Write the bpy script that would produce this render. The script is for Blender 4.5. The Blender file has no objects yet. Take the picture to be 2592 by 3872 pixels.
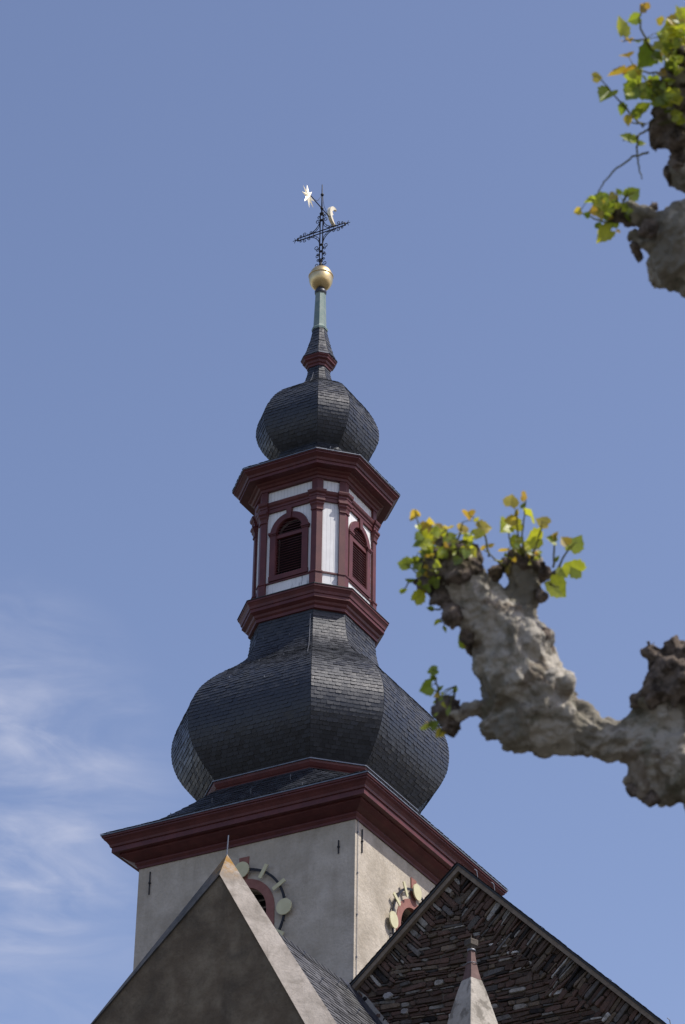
import bpy, math, random
from mathutils import Vector, Matrix
R = math.radians
sc = bpy.context.scene
col = sc.collection
random.seed(7)

# ------------------------------------------------------------------ camera
CAM = Vector((31.034277, -53.559646, -28.648663))
CR = Vector((0.875234, 0.483505, 0.0137)).normalized()
CU = Vector((0.251271, -0.478684, 0.841264)).normalized()
CF = Vector((-0.413313, 0.732861, 0.540451)).normalized()
GROUND = CAM.z - 1.62
cd = bpy.data.cameras.new('camera')
cam = bpy.data.objects.new('camera', cd)
col.objects.link(cam)
cam.matrix_world = Matrix(((CR.x, CU.x, -CF.x, CAM.x), (CR.y, CU.y, -CF.y, CAM.y), (CR.z, CU.z, -CF.z, CAM.z), (0, 0, 0, 1)))
cd.sensor_fit = 'VERTICAL'
cd.sensor_height = 23.6
cd.sensor_width = 15.8
cd.lens = 6256.65 * 23.6 / 2342.3
cd.clip_start = 0.1
cd.clip_end = 3000
cd.dof.use_dof = True
cd.dof.focus_distance = 72.0
cd.dof.aperture_fstop = 5.4
sc.camera = cam

# ------------------------------------------------------------------ light
SUN_EL = 54.0
SUN_AZ = 99.0                      # from -Y towards +X
sdir = Vector((math.sin(R(SUN_AZ)) * math.cos(R(SUN_EL)), -math.cos(R(SUN_AZ)) * math.cos(R(SUN_EL)), math.sin(R(SUN_EL))))
sl = bpy.data.lights.new('sun', 'SUN')
sl.energy = 4.6
sl.angle = R(0.53)
sl.color = (1.0, 0.955, 0.89)
so = bpy.data.objects.new('sun', sl)
col.objects.link(so)
so.rotation_euler = sdir.to_track_quat('Z', 'Y').to_euler()
so.location = (60, 0, 60)

w = bpy.data.worlds.new('World')
sc.world = w
w.use_nodes = True
nt = w.node_tree
nt.nodes.clear()
def N(nt, typ, **kw):
    n = nt.nodes.new(typ)
    for k, v in kw.items():
        setattr(n, k, v)
    return n
out = N(nt, 'ShaderNodeOutputWorld')
bg = N(nt, 'ShaderNodeBackground')
bg.inputs[1].default_value = 0.15
sky = N(nt, 'ShaderNodeTexSky', sky_type='NISHITA', sun_disc=False)
sky.sun_elevation = R(SUN_EL)
sky.sun_rotation = math.atan2(sdir.x, sdir.y)
sky.altitude = 100
sky.air_density = 1.0
sky.dust_density = 1.2
sky.ozone_density = 1.6
tint = N(nt, 'ShaderNodeMix', data_type='RGBA', blend_type='MULTIPLY')
tint.inputs[0].default_value = 1.0
tint.inputs[7].default_value = (1.225, 1.08, 1.12, 1)
nt.links.new(sky.outputs[0], tint.inputs[6])
# thin cirrus low on the left of the tower, laid out in sky directions
tc = N(nt, 'ShaderNodeTexCoord')
def cloud_layer(rot, scale, detail, lo, hi, dist=1.2):
    mp = N(nt, 'ShaderNodeMapping')
    mp.inputs['Rotation'].default_value = rot
    mp.inputs['Scale'].default_value = scale
    nt.links.new(tc.outputs['Generated'], mp.inputs[0])
    nz = N(nt, 'ShaderNodeTexNoise')
    nz.inputs['Scale'].default_value = 1.0
    nz.inputs['Detail'].default_value = detail
    nz.inputs['Roughness'].default_value = 0.55
    nz.inputs['Distortion'].default_value = dist
    nt.links.new(mp.outputs[0], nz.inputs['Vector'])
    mr = N(nt, 'ShaderNodeMapRange', interpolation_type='SMOOTHSTEP')
    mr.inputs[1].default_value = lo
    mr.inputs[2].default_value = hi
    nt.links.new(nz.outputs['Fac'], mr.inputs[0])
    return mr.outputs[0]
def wmath(op, a, b):
    n = N(nt, 'ShaderNodeMath', operation=op)
    for i, v in enumerate((a, b)):
        if isinstance(v, (int, float)): n.inputs[i].default_value = v
        else: nt.links.new(v, n.inputs[i])
    return n.outputs[0]
def cone(center, inner, outer):
    c = Vector(center).normalized()
    dp = N(nt, 'ShaderNodeVectorMath', operation='DOT_PRODUCT')
    nt.links.new(tc.outputs['Generated'], dp.inputs[0])
    dp.inputs[1].default_value = c
    mr = N(nt, 'ShaderNodeMapRange', interpolation_type='SMOOTHSTEP')
    mr.inputs[1].default_value = math.cos(R(outer))
    mr.inputs[2].default_value = math.cos(R(inner))
    nt.links.new(dp.outputs['Value'], mr.inputs[0])
    return mr.outputs[0]
c1 = cloud_layer((0.55, 0.25, 0.5), (11, 9, 34), 6, 0.36, 0.80, 0.9)
c2 = cloud_layer((1.0, 0.1, 0.4), (26, 14, 70), 6, 0.36, 0.85, 1.0)
m1 = cone((-0.556, 0.706, 0.450), 0.2, 5.0)
m2 = cone((-0.57, 0.745, 0.375), 1, 8.5)
cl = wmath('ADD', wmath('MULTIPLY', m1, wmath('ADD', wmath('MULTIPLY', c1, 0.44), wmath('MULTIPLY', c2, 0.34))), wmath('MULTIPLY', m2, wmath('ADD', wmath('MULTIPLY', c2, 0.12), wmath('MULTIPLY', c1, 0.07))))
cl = wmath('MINIMUM', cl, 0.6)
mixc = N(nt, 'ShaderNodeMix', data_type='RGBA')
mixc.inputs[7].default_value = (4.0, 4.2, 5.2, 1)
nt.links.new(cl, mixc.inputs[0])
nt.links.new(tint.outputs[2], mixc.inputs[6])
nt.links.new(mixc.outputs[2], bg.inputs[0])
nt.links.new(bg.outputs[0], out.inputs[0])

sc.view_settings.view_transform = 'Standard'
sc.view_settings.look = 'None'
sc.view_settings.exposure = 0.0
sc.view_settings.gamma = 1.0
sc.render.engine = 'CYCLES'

# ------------------------------------------------------------------ mesh helpers
BASE = {}
class MB:
    def __init__(s): s.v = []; s.f = []; s.uv = []; s.c = []
    def add(s, pts, faces, uvs=None, color=None):
        o = len(s.v)
        s.v += [tuple(p) for p in pts]
        for i, f in enumerate(faces):
            s.f.append([o + k for k in f])
            s.uv.append(uvs[i] if uvs else None)
            s.c.append(color)
    def poly(s, pts, uv=None, color=None): s.add(pts, [list(range(len(pts)))], [uv] if uv else None, color)
    def loft(s, rings, closed=True, caps=(False, False), color=None):
        o = len(s.v); n = len(rings[0])
        for r in rings: s.v += [tuple(p) for p in r]
        for k in range(len(rings) - 1):
            for i in range(n if closed else n - 1):
                j = (i + 1) % n
                s.f.append([o + k * n + i, o + k * n + j, o + (k + 1) * n + j, o + (k + 1) * n + i]); s.uv.append(None); s.c.append(color)
        if caps[0]: s.f.append([o + i for i in range(n)][::-1]); s.uv.append(None); s.c.append(color)
        if caps[1]: s.f.append([o + (len(rings) - 1) * n + i for i in range(n)]); s.uv.append(None); s.c.append(color)
    def prism(s, a, b, color=None):     # two matching outlines joined into a closed solid
        s.loft([a, b], True, (True, True), color)
    def box(s, x0, x1, y0, y1, z0, z1):
        s.prism([(x0, y0, z0), (x1, y0, z0), (x1, y1, z0), (x0, y1, z0)], [(x0, y0, z1), (x1, y0, z1), (x1, y1, z1), (x0, y1, z1)])
    def tube(s, pts, r, n=6, color=None):
        pts = [Vector(p) for p in pts]
        rs = r if isinstance(r, (list, tuple)) else [r] * len(pts)
        rings = []
        up = None
        for i, p in enumerate(pts):
            t = (pts[min(i + 1, len(pts) - 1)] - pts[max(i - 1, 0)])
            if t.length < 1e-9: t = Vector((0, 0, 1))
            t.normalize()
            if up is None:
                a = Vector((0, 0, 1)) if abs(t.z) < .9 else Vector((1, 0, 0))
                up = t.cross(a).normalized()
            up = (up - t * up.dot(t))
            if up.length < 1e-6: up = t.orthogonal()
            up.normalize()
            b = t.cross(up)
            rings.append([p + (up * math.cos(q) + b * math.sin(q)) * rs[i] for q in [2 * math.pi * k / n for k in range(n)]])
        s.loft(rings, True, (True, True), color)
    def ball(s, c, r, nu=16, nv=10, color=None):
        c = Vector(c)
        rr = r if isinstance(r, (list, tuple, Vector)) else (r, r, r)
        rings = []
        for k in range(nv + 1):
            a = -math.pi / 2 + math.pi * k / nv
            q = max(math.cos(a), 1e-3)
            rings.append([(c.x + rr[0] * q * math.cos(2 * math.pi * i / nu), c.y + rr[1] * q * math.sin(2 * math.pi * i / nu), c.z + rr[2] * math.sin(a)) for i in range(nu)])
        s.loft(rings, True, (True, True), color)
    def build(s, name, mat, parent=None, smooth=False, bevel=0):
        me = bpy.data.meshes.new(name)
        b = BASE.get(parent.name, Vector((0, 0, 0))) if parent else Vector((0, 0, 0))
        me.from_pydata([(p[0] - b.x, p[1] - b.y, p[2] - b.z) for p in s.v], [], s.f)
        if any(u for u in s.uv):
            ul = me.uv_layers.new(name='uv')
            for p in me.polygons:
                u = s.uv[p.index]
                if u:
                    for k, li in enumerate(p.loop_indices): ul.data[li].uv = u[k]
        if any(c for c in s.c):
            ca = me.color_attributes.new('tone', 'FLOAT_COLOR', 'CORNER')
            for p in me.polygons:
                c = s.c[p.index] or (.5, .5, .5)
                for li in p.loop_indices: ca.data[li].color = (c[0], c[1], c[2], 1)
        me.materials.append(mat)
        if smooth:
            for p in me.polygons: p.use_smooth = True
        o = bpy.data.objects.new(name, me)
        col.objects.link(o)
        if parent:
            o.parent = parent
            BASE[o.name] = b
        if bevel:
            m = o.modifiers.new('bevel', 'BEVEL'); m.width = bevel; m.segments = 2; m.limit_method = 'ANGLE'; m.angle_limit = R(35)
        return o

def thing(name, label, cat, loc, group=None):
    o = bpy.data.objects.new(name, None)
    o.empty_display_size = .3
    col.objects.link(o)
    o.location = loc
    BASE[o.name] = Vector(loc)
    o['label'] = label; o['category'] = cat
    if group: o['group'] = group
    return o

# ------------------------------------------------------------------ materials
def mat(name, rough=.7, metal=0.0, spec=.5):
    m = bpy.data.materials.new(name); m.use_nodes = True
    t = m.node_tree
    p = t.nodes['Principled BSDF']
    p.inputs['Roughness'].default_value = rough
    p.inputs['Metallic'].default_value = metal
    p.inputs['Specular IOR Level'].default_value = spec
    return m, t, p
def noise(t, scale, detail=4, rough=.55, vec=None, dist=0.0):
    n = t.nodes.new('ShaderNodeTexNoise')
    n.inputs['Scale'].default_value = scale; n.inputs['Detail'].default_value = detail
    n.inputs['Roughness'].default_value = rough; n.inputs['Distortion'].default_value = dist
    if vec: t.links.new(vec, n.inputs['Vector'])
    return n.outputs['Fac']
def coords(t, scale=(1, 1, 1), which='Object'):
    c = t.nodes.new('ShaderNodeTexCoord'); mp = t.nodes.new('ShaderNodeMapping')
    mp.inputs['Scale'].default_value = scale
    t.links.new(c.outputs[which], mp.inputs[0])
    return mp.outputs[0]
def ramp(t, fac, lo, hi, a=0.0, b=1.0):
    n = t.nodes.new('ShaderNodeMapRange'); n.interpolation_type = 'SMOOTHSTEP'
    n.inputs[1].default_value = lo; n.inputs[2].default_value = hi; n.inputs[3].default_value = a; n.inputs[4].default_value = b
    t.links.new(fac, n.inputs[0]); return n.outputs[0]
def mix(t, fac, a, b, mode='MIX'):
    n = t.nodes.new('ShaderNodeMix'); n.data_type = 'RGBA'; n.blend_type = mode
    for i, v in ((0, fac), (6, a), (7, b)):
        if isinstance(v, (int, float)): n.inputs[i].default_value = v
        elif isinstance(v, tuple): n.inputs[i].default_value = (*v, 1) if len(v) == 3 else v
        else: t.links.new(v, n.inputs[i])
    return n.outputs[2]
def bump(t, p, h, strength, dist):
    n = t.nodes.new('ShaderNodeBump'); n.inputs['Strength'].default_value = strength; n.inputs['Distance'].default_value = dist
    t.links.new(h, n.inputs['Height']); t.links.new(n.outputs[0], p.inputs['Normal'])
def island(t):
    return t.nodes.new('ShaderNodeNewGeometry').outputs['Random Per Island']

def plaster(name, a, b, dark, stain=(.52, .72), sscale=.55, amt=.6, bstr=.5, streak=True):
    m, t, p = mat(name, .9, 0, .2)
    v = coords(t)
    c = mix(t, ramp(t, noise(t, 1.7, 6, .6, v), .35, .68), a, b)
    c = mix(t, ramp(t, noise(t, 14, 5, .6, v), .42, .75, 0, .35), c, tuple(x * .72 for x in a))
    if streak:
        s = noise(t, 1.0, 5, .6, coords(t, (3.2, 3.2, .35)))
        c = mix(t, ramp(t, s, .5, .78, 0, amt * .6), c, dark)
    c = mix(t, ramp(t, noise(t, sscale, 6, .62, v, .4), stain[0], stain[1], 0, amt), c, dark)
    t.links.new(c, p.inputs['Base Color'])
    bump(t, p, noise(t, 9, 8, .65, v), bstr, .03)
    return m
M = {}
M['tower_plaster'] = plaster('tower_plaster', (.46, .405, .325), (.56, .50, .415), (.29, .25, .195), (.44, .70), .75, .62, .9)
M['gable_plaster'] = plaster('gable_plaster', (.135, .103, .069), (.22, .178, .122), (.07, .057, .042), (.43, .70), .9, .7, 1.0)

def slate(name, base, var=.55, rough=.46):
    m, t, p = mat(name, rough, 0, .5)
    r = island(t)
    c = mix(t, r, tuple(x * (1 - var) for x in base), tuple(x * (1 + var) for x in base))
    v = coords(t)
    c = mix(t, ramp(t, noise(t, .8, 5, .6, v), .5, .75, 0, .4), c, (base[0] * 1.25, base[1] * 1.22, base[2] * 1.0))
    t.links.new(c, p.inputs['Base Color'])
    t.links.new(ramp(t, r, 0, 1, rough - .08, rough + .12), p.inputs['Roughness'])
    bump(t, p, noise(t, 22, 4, .6, v), .25, .01)
    return m
M['slate'] = slate('slate', (.028, .031, .038), .24, .45)
M['slate_edge'] = slate('slate_edge', (.028, .029, .031), .2, .6)
M['roof_slate'] = slate('roof_slate', (.075, .075, .08), .35, .5)

def paint(name, c0, c1, rough=.5, scale=5.0, bstr=.12, wear=None):
    m, t, p = mat(name, rough, 0, .4)
    v = coords(t)
    c = mix(t, ramp(t, noise(t, scale, 5, .6, v), .35, .7), c0, c1)
    c = mix(t, ramp(t, noise(t, 1.0, 5, .65, coords(t, (9, 9, 1.2))), .55, .8, 0, .5), c, tuple(x * .6 for x in c0))
    if wear:
        c = mix(t, ramp(t, noise(t, 1.0, 6, .7, coords(t, (14, 14, 2.5))), .53, .66, 0, .85), c, wear)
    t.links.new(c, p.inputs['Base Color'])
    bump(t, p, noise(t, 40, 4, .6, v), bstr, .01)
    return m
M['red'] = paint('oxblood_paint', (.088, .021, .021), (.122, .031, .029), .5, 2.6, .2)
M['louvre'] = paint('louvre_paint', (.10, .026, .025), (.125, .034, .032))
M['sand_red'] = paint('red_sandstone', (.24, .105, .085), (.29, .135, .11), .85)
M['white_worn'] = paint('worn_white_paint', (.70, .70, .70), (.76, .76, .75), .6, 4, .1, (.30, .31, .32))
# white boarding with narrow vertical joints
m, t, p = mat('white_boards', .55, 0, .4)
uvn = t.nodes.new('ShaderNodeUVMap'); uvn.uv_map = 'uv'
sx = t.nodes.new('ShaderNodeSeparateXYZ'); t.links.new(uvn.outputs[0], sx.inputs[0])
mm = t.nodes.new('ShaderNodeMath'); mm.operation = 'PINGPONG'; mm.inputs[1].default_value = .05
t.links.new(sx.outputs[0], mm.inputs[0])
jn = ramp(t, mm.outputs[0], 0.0, .006, 1, 0)
v = coords(t)
c = mix(t, ramp(t, noise(t, 3, 5, .6, v), .35, .7), (.70, .70, .69), (.78, .78, .77))
c = mix(t, ramp(t, noise(t, 1.0, 5, .65, coords(t, (12, 12, 1.0))), .56, .8, 0, .35), c, (.5, .5, .5))
c = mix(t, jn, c, (.42, .42, .42))
t.links.new(c, p.inputs['Base Color'])
jh = ramp(t, mm.outputs[0], 0.0, .008, 0, 1)
bump(t, p, jh, .4, .01)
M['white'] = m
def plain(name, c0, c1, rough, metal=0.0, scale=8, spec=.5, bstr=.1, dist=.01):
    m, t, p = mat(name, rough, metal, spec)
    v = coords(t)
    t.links.new(mix(t, ramp(t, noise(t, scale, 5, .6, v), .35, .7), c0, c1), p.inputs['Base Color'])
    bump(t, p, noise(t, scale * 4, 4, .6, v), bstr, dist)
    return m
M['gold'] = plain('gilding', (.66, .49, .23), (.77, .60, .33), .38, 1.0, 5, .5, .06)
M['glare_gold'] = plain('sun_glare_gilding', (.93, .82, .58), (.96, .87, .65), .4, .3, 5, .5, .05)  # sun glare on star and crescent put into a paler base colour
M['gold_paint'] = plain('pale_gold_paint', (.56, .52, .31), (.62, .58, .36), .5, 0, 6)
M['iron'] = plain('wrought_iron', (.012, .012, .016), (.022, .022, .026), .55, .3, 12)
M['zinc'] = plain('zinc', (.16, .17, .19), (.22, .235, .26), .45, .5, 6)
M['lead'] = plain('lead_sheet', (.03, .033, .045), (.05, .055, .07), .45, .3, 5)
M['copper'] = plain('green_copper', (.15, .21, .185), (.23, .27, .235), .5, .25, 4)
M['wood'] = plain('weathered_wood', (.15, .115, .08), (.21, .165, .12), .8, 0, 9)
M['dark'] = plain('dark_interior', (.012, .010, .010), (.02, .016, .016), .9)  # near-black colour stands in for the shade inside the tower
M['mortar'] = plaster('mortar', (.10, .085, .07), (.14, .12, .10), (.05, .045, .04), (.5, .7), 1.5, .6, .8, False)
M['pale_mortar'] = plaster('pale_mortar', (.30, .28, .25), (.36, .34, .30), (.2, .18, .16), (.5, .7), 1.5, .5, .6, False)
M['pinnacle_stone'] = plaster('pinnacle_stone', (.36, .33, .28), (.47, .43, .37), (.15, .135, .11), (.5, .62), 2.4, .75, .9)
M['red_stone'] = paint('dressed_red_stone', (.12, .07, .06), (.165, .10, .085), .8, 7)
m, t, p = mat('rubble_stone', .9, 0, .2)
at_ = t.nodes.new('ShaderNodeAttribute'); at_.attribute_name = 'tone'
v = coords(t)
c = mix(t, ramp(t, noise(t, 9, 7, .7, v), .36, .74, 0, .7), at_.outputs['Color'], (.055, .045, .036))
c = mix(t, ramp(t, noise(t, 2.2, 5, .6, v), .55, .75, 0, .5), c, (.11, .10, .085))
t.links.new(c, p.inputs['Base Color'])
bump(t, p, noise(t, 16, 8, .7, v), .9, .05)
M['rubble'] = m
# copings: pale on the right, darker on the left, both with orange lichen gathered at the tip of the gable
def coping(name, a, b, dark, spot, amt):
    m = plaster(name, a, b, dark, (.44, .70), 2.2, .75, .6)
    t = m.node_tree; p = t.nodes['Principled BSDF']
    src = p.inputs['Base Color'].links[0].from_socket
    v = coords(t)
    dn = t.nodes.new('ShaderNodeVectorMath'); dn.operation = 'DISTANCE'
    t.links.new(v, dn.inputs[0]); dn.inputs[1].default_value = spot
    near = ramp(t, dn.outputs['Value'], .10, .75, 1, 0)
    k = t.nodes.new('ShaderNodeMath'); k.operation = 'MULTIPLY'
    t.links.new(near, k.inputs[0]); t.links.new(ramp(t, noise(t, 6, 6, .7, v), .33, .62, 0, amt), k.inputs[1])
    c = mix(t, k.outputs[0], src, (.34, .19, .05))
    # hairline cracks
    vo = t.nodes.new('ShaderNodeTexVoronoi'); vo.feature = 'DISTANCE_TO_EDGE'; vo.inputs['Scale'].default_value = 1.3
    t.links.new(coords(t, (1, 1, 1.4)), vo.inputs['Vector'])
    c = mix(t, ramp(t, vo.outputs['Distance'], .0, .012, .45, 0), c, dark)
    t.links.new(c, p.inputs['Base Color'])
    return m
TIP = (4.30 - 4.3, -10.7 + 11, -4.62 - GROUND)
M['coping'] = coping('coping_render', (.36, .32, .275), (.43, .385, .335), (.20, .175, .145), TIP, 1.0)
M['dark_coping'] = coping('dark_coping', (.075, .075, .075), (.11, .105, .10), (.045, .045, .042), TIP, .8)
m, t, p = mat('paving', .9, 0, .2)
v = coords(t)
c = mix(t, ramp(t, noise(t, .3, 6, .6, v), .3, .7), (.065, .065, .058), (.095, .09, .08))
c = mix(t, ramp(t, noise(t, 5, 5, .6, v), .45, .7, 0, .4), c, (.045, .05, .04))
t.links.new(c, p.inputs['Base Color']); bump(t, p, noise(t, 8, 6, .6, v), .5, .03)
M['paving'] = m
# plane bark: grey skin flaking to tan and olive
m, t, p = mat('plane_bark', .85, 0, .25)
v = coords(t)
c = mix(t, ramp(t, noise(t, 5.5, 4, .5, v, .6), .46, .54), (.26, .235, .185), (.49, .45, .38))
c = mix(t, ramp(t, noise(t, 3.6, 5, .6, coords(t, (1, 1, 1.6)), 1.0), .52, .62, 0, .85), c, (.22, .175, .125))
c = mix(t, ramp(t, noise(t, 9, 5, .6, v), .56, .66, 0, .6), c, (.16, .162, .115))
c = mix(t, ramp(t, noise(t, 30, 5, .65, v), .55, .72, 0, .55), c, (.06, .05, .04))
t.links.new(c, p.inputs['Base Color'])
bump(t, p, noise(t, 15, 9, .68, v), .9, .035)
M['bark'] = m
m, t, p = mat('knuckle_bark', .95, 0, .1)
v = coords(t)
c = mix(t, ramp(t, noise(t, 22, 6, .7, v), .34, .60), (.06, .048, .04), (.26, .21, .17))
c = mix(t, ramp(t, noise(t, 6, 4, .6, v), .55, .7, 0, .6), c, (.07, .062, .03))
t.links.new(c, p.inputs['Base Color'])
bump(t, p, noise(t, 60, 6, .7, v), 1.0, .02)
M['knuckle'] = m
m = bpy.data.materials.new('young_leaf'); m.use_nodes = True
t = m.node_tree; t.nodes.clear()
o_ = t.nodes.new('ShaderNodeOutputMaterial'); df = t.nodes.new('ShaderNodeBsdfDiffuse'); tl = t.nodes.new('ShaderNodeBsdfTranslucent'); gl = t.nodes.new('ShaderNodeBsdfGlossy')
at_ = t.nodes.new('ShaderNodeAttribute'); at_.attribute_name = 'tone'
v = coords(t)
c = mix(t, ramp(t, noise(t, 45, 4, .6, v), .35, .7, 0, .35), at_.outputs['Color'], (.12, .13, .02))
t.links.new(c, df.inputs[0])
tc2 = mix(t, 1.0, c, (1.6, 1.5, .9), 'MULTIPLY')
t.links.new(tc2, tl.inputs[0])
gl.inputs['Roughness'].default_value = .4
ms = t.nodes.new('ShaderNodeMixShader'); ms.inputs[0].default_value = .5
t.links.new(df.outputs[0], ms.inputs[1]); t.links.new(tl.outputs[0], ms.inputs[2])
ms2 = t.nodes.new('ShaderNodeMixShader'); ms2.inputs[0].default_value = .04
t.links.new(ms.outputs[0], ms2.inputs[1]); t.links.new(gl.outputs[0], ms2.inputs[2])
t.links.new(ms2.outputs[0], o_.inputs[0])
M['leaf'] = m

# ------------------------------------------------------------------ ground
g = MB(); g.poly([(-900, -900, GROUND), (900, -900, GROUND), (900, 900, GROUND), (-900, 900, GROUND)])
go = g.build('ground', M['paving']); go['kind'] = 'structure'

# ------------------------------------------------------------------ tower geometry helpers
def oct8(h, w, z): return [(w, -h, z), (h, -w, z), (h, w, z), (w, h, z), (-w, h, z), (-h, w, z), (-h, -w, z), (-w, -h, z)]
def lw(h): return .845 + .48 * (h - 1.4)          # half width of a main face of the lantern
def sq4(h, z): return [(h, -h, z), (h, h, z), (-h, h, z), (-h, -h, z)]
S2 = math.sqrt(.5)
FACES = {'F1': ((0, -1), (1, 0)), 'F2': ((1, 0), (0, 1)), 'F3': ((0, 1), (-1, 0)), 'F4': ((-1, 0), (0, -1)),
         'D1': ((S2, -S2), (S2, S2)), 'D2': ((S2, S2), (-S2, S2)), 'D3': ((-S2, S2), (-S2, -S2)), 'D4': ((-S2, -S2), (S2, -S2))}
def fp(face, h):
    n, u = FACES[face]
    return lambda x, d, z: (u[0] * x + n[0] * (h + d), u[1] * x + n[1] * (h + d), z)
def ribbon(mb, P, outline, d0, d1):        # outline of (x,z) extruded from depth d0 to d1
    mb.prism([P(x, d0, z) for x, z in outline], [P(x, d1, z) for x, z in outline])
def arc(cx, cz, r, a0, a1, n): return [(cx + r * math.cos(R(a0 + (a1 - a0) * k / n)), cz + r * math.sin(R(a0 + (a1 - a0) * k / n))) for k in range(n + 1)]
def band(mb, P, ins, outs, d0, d1):        # strip between two matching open outlines, a closed solid
    rings = []
    for (xi, zi), (xo, zo) in zip(ins, outs):
        rings.append([P(xi, d0, zi), P(xo, d0, zo), P(xo, d1, zo), P(xi, d1, zi)])
    mb.loft(rings, True, (True, True))
def arch_wall(mb, P, x0, x1, z0, z1, ow, oz0, oc, depth, cx=0.0):
    # wall sheet with an arched opening (half width ow, sill oz0, springing oc) and its reveal
    def q(pts): mb.poly([P(x, 0, z) for x, z in pts], [(x, z) for x, z in pts])
    a = arc(cx, oc, ow, 180, 0, 16)
    q([(x0, z0), (cx - ow, z0), (cx - ow, z1), (x0, z1)])
    q([(cx + ow, z0), (x1, z0), (x1, z1), (cx + ow, z1)])
    q([(cx - ow, z0), (cx + ow, z0), (cx + ow, oz0), (cx - ow, oz0)])
    for k in range(16):
        q([a[k], a[k + 1], (a[k + 1][0], z1), (a[k][0], z1)])
    loop = [(cx - ow, oz0)] + a + [(cx + ow, oz0)]
    for k in range(len(loop)):
        p0, p1 = loop[k], loop[(k + 1) % len(loop)]
        mb.poly([P(p0[0], 0, p0[1]), P(p0[0], -depth, p0[1]), P(p1[0], -depth, p1[1]), P(p1[0], 0, p1[1])])
    return loop
def louvres(mb, P, cx, ow, z0, oc, step, d0, d1, rise, skip=None):
    z = z0
    while z < oc + ow - .04:
        hw = ow if z < oc else math.sqrt(max(0, ow * ow - (z - oc) ** 2))
        if hw > .05 and not (skip and skip[0] < z + rise * .5 < skip[1]):
            mb.prism([P(cx - hw, d1, z), P(cx + hw, d1, z), P(cx + hw, d0, z + rise), P(cx - hw, d0, z + rise)],
                     [P(cx - hw, d1, z + .012), P(cx + hw, d1, z + .012), P(cx + hw, d0, z + rise + .012), P(cx - hw, d0, z + rise + .012)])
        z += step

# slates: rows of small overlapping slabs between a left and a right line that run from top to bottom
def slate_rows(mb, Ls, Rs, tw, lift=.014, slant=0.0, rnd=None):
    rnd = rnd or random
    n = len(Ls)
    for k in range(n - 1):
        L0, L1, R0, R1 = Vector(Ls[k]), Vector(Ls[k + 1]), Vector(Rs[k]), Vector(Rs[k + 1])
        nrm = (R1 - L1).cross(L0 - L1)
        if nrm.length < 1e-9: nrm = (R0 - L0).cross(L0 - L1)
        if nrm.length < 1e-9: continue
        nrm.normalize()
        wid = (R1 - L1).length
        nt_ = max(1, int(round(wid / tw)))
        off = (k % 2) * .5
        xs = [0.0] + [x for x in [(i + off + rnd.uniform(-.09, .09)) / nt_ for i in range(0, nt_ + 1)] if .25 / nt_ < x < 1 - .25 / nt_] + [1.0]
        for a, b in zip(xs[:-1], xs[1:]):
            l = lift + rnd.uniform(-.004, .007)
            ul = L0.lerp(R0, a) + nrm * .002; ur = L0.lerp(R0, b) + nrm * .002
            dn = (L1 - L0) * .12
            j1, j2 = rnd.uniform(-.03, .05), rnd.uniform(-.03, .05)
            g = .003 / max(wid, .1)
            ll = L1.lerp(R1, min(a + g, b)) + dn + (L1 - L0) * j1 + nrm * (l + rnd.uniform(-.003, .004))
            lr = L1.lerp(R1, max(b - g, a)) + dn + (R1 - R0) * j2 + nrm * (l + rnd.uniform(-.003, .004))
            th = nrm * -.012
            # clipped lower corner on the lee side, as on hand cut slates
            c1 = lr.lerp(ll, .22); c2 = lr.lerp(ur, .18)
            mb.add([ul, ll, c1, c2, ur, ll + th, c1 + th, c2 + th],
                   [[0, 1, 2, 3, 4], [1, 5, 6, 2], [2, 6, 7, 3]])
def resample(prof, step):
    # prof top to bottom [(h,z)], spline smoothed, equal arc lengths
    pts = [Vector((a, b, 0)) for a, b in prof]
    dense = []
    for i in range(len(pts) - 1):
        p0, p1, p2, p3 = pts[max(i - 1, 0)], pts[i], pts[i + 1], pts[min(i + 2, len(pts) - 1)]
        for k in range(12):
            s = k / 12
            dense.append(.5 * ((2 * p1) + (p2 - p0) * s + (2 * p0 - 5 * p1 + 4 * p2 - p3) * s * s + (3 * p1 - p0 - 3 * p2 + p3) * s ** 3))
    dense.append(pts[-1])
    L = [0]
    for a, b in zip(dense[:-1], dense[1:]): L.append(L[-1] + (b - a).length)
    n = max(2, int(round(L[-1] / step)))
    res = []; j = 0
    for k in range(n + 1):
        d = L[-1] * k / n
        while j < len(L) - 2 and L[j + 1] < d: j += 1
        s = (d - L[j]) / max(1e-9, L[j + 1] - L[j])
        q = dense[j].lerp(dense[j + 1], min(1, s)); res.append((q.x, q.y))
    return res
def slate_dome(name, prof, step, tw, parent, wf, lift=.014):
    rows = resample(prof, step)
    mb = MB()
    rings = [oct8(h, wf(h), z) for h, z in rows]
    mb.loft([oct8(h - .004, wf(h - .004), z) for h, z in rows][::-1], True, (False, False))
    for i in range(8):
        j = (i + 1) % 8
        slate_rows(mb, [r[i] for r in rings], [r[j] for r in rings], tw, lift)
    return mb.build(name, M['slate'], parent)
def molding(name, prof, parent, m, ringf, smooth=False):
    mb = MB(); mb.loft([ringf(h, z) for h, z in prof], True, (False, False)); return mb.build(name, m, parent, smooth)

# ================================================================== CHURCH TOWER
T = thing('church_tower', 'tall pale church tower with two dark slate onion domes and a gilded ball', 'church tower', (0, 0, GROUND))
CX2 = -.10
mb = MB()
WT = .06
for face in FACES:
    if face[0] == 'D': continue
    P = fp(face, 3.0)
    cx = CX2 if face == 'F2' else 0.0
    arch_wall(mb, P, -3, 3, -4.4, WT, .66, -3.4, -1.85, .45, cx)
    mb.poly([P(-3, 0, GROUND), P(3, 0, GROUND), P(3, 0, -4.4), P(-3, 0, -4.4)])
wall = mb.build('wall', M['tower_plaster'], T)
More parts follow.
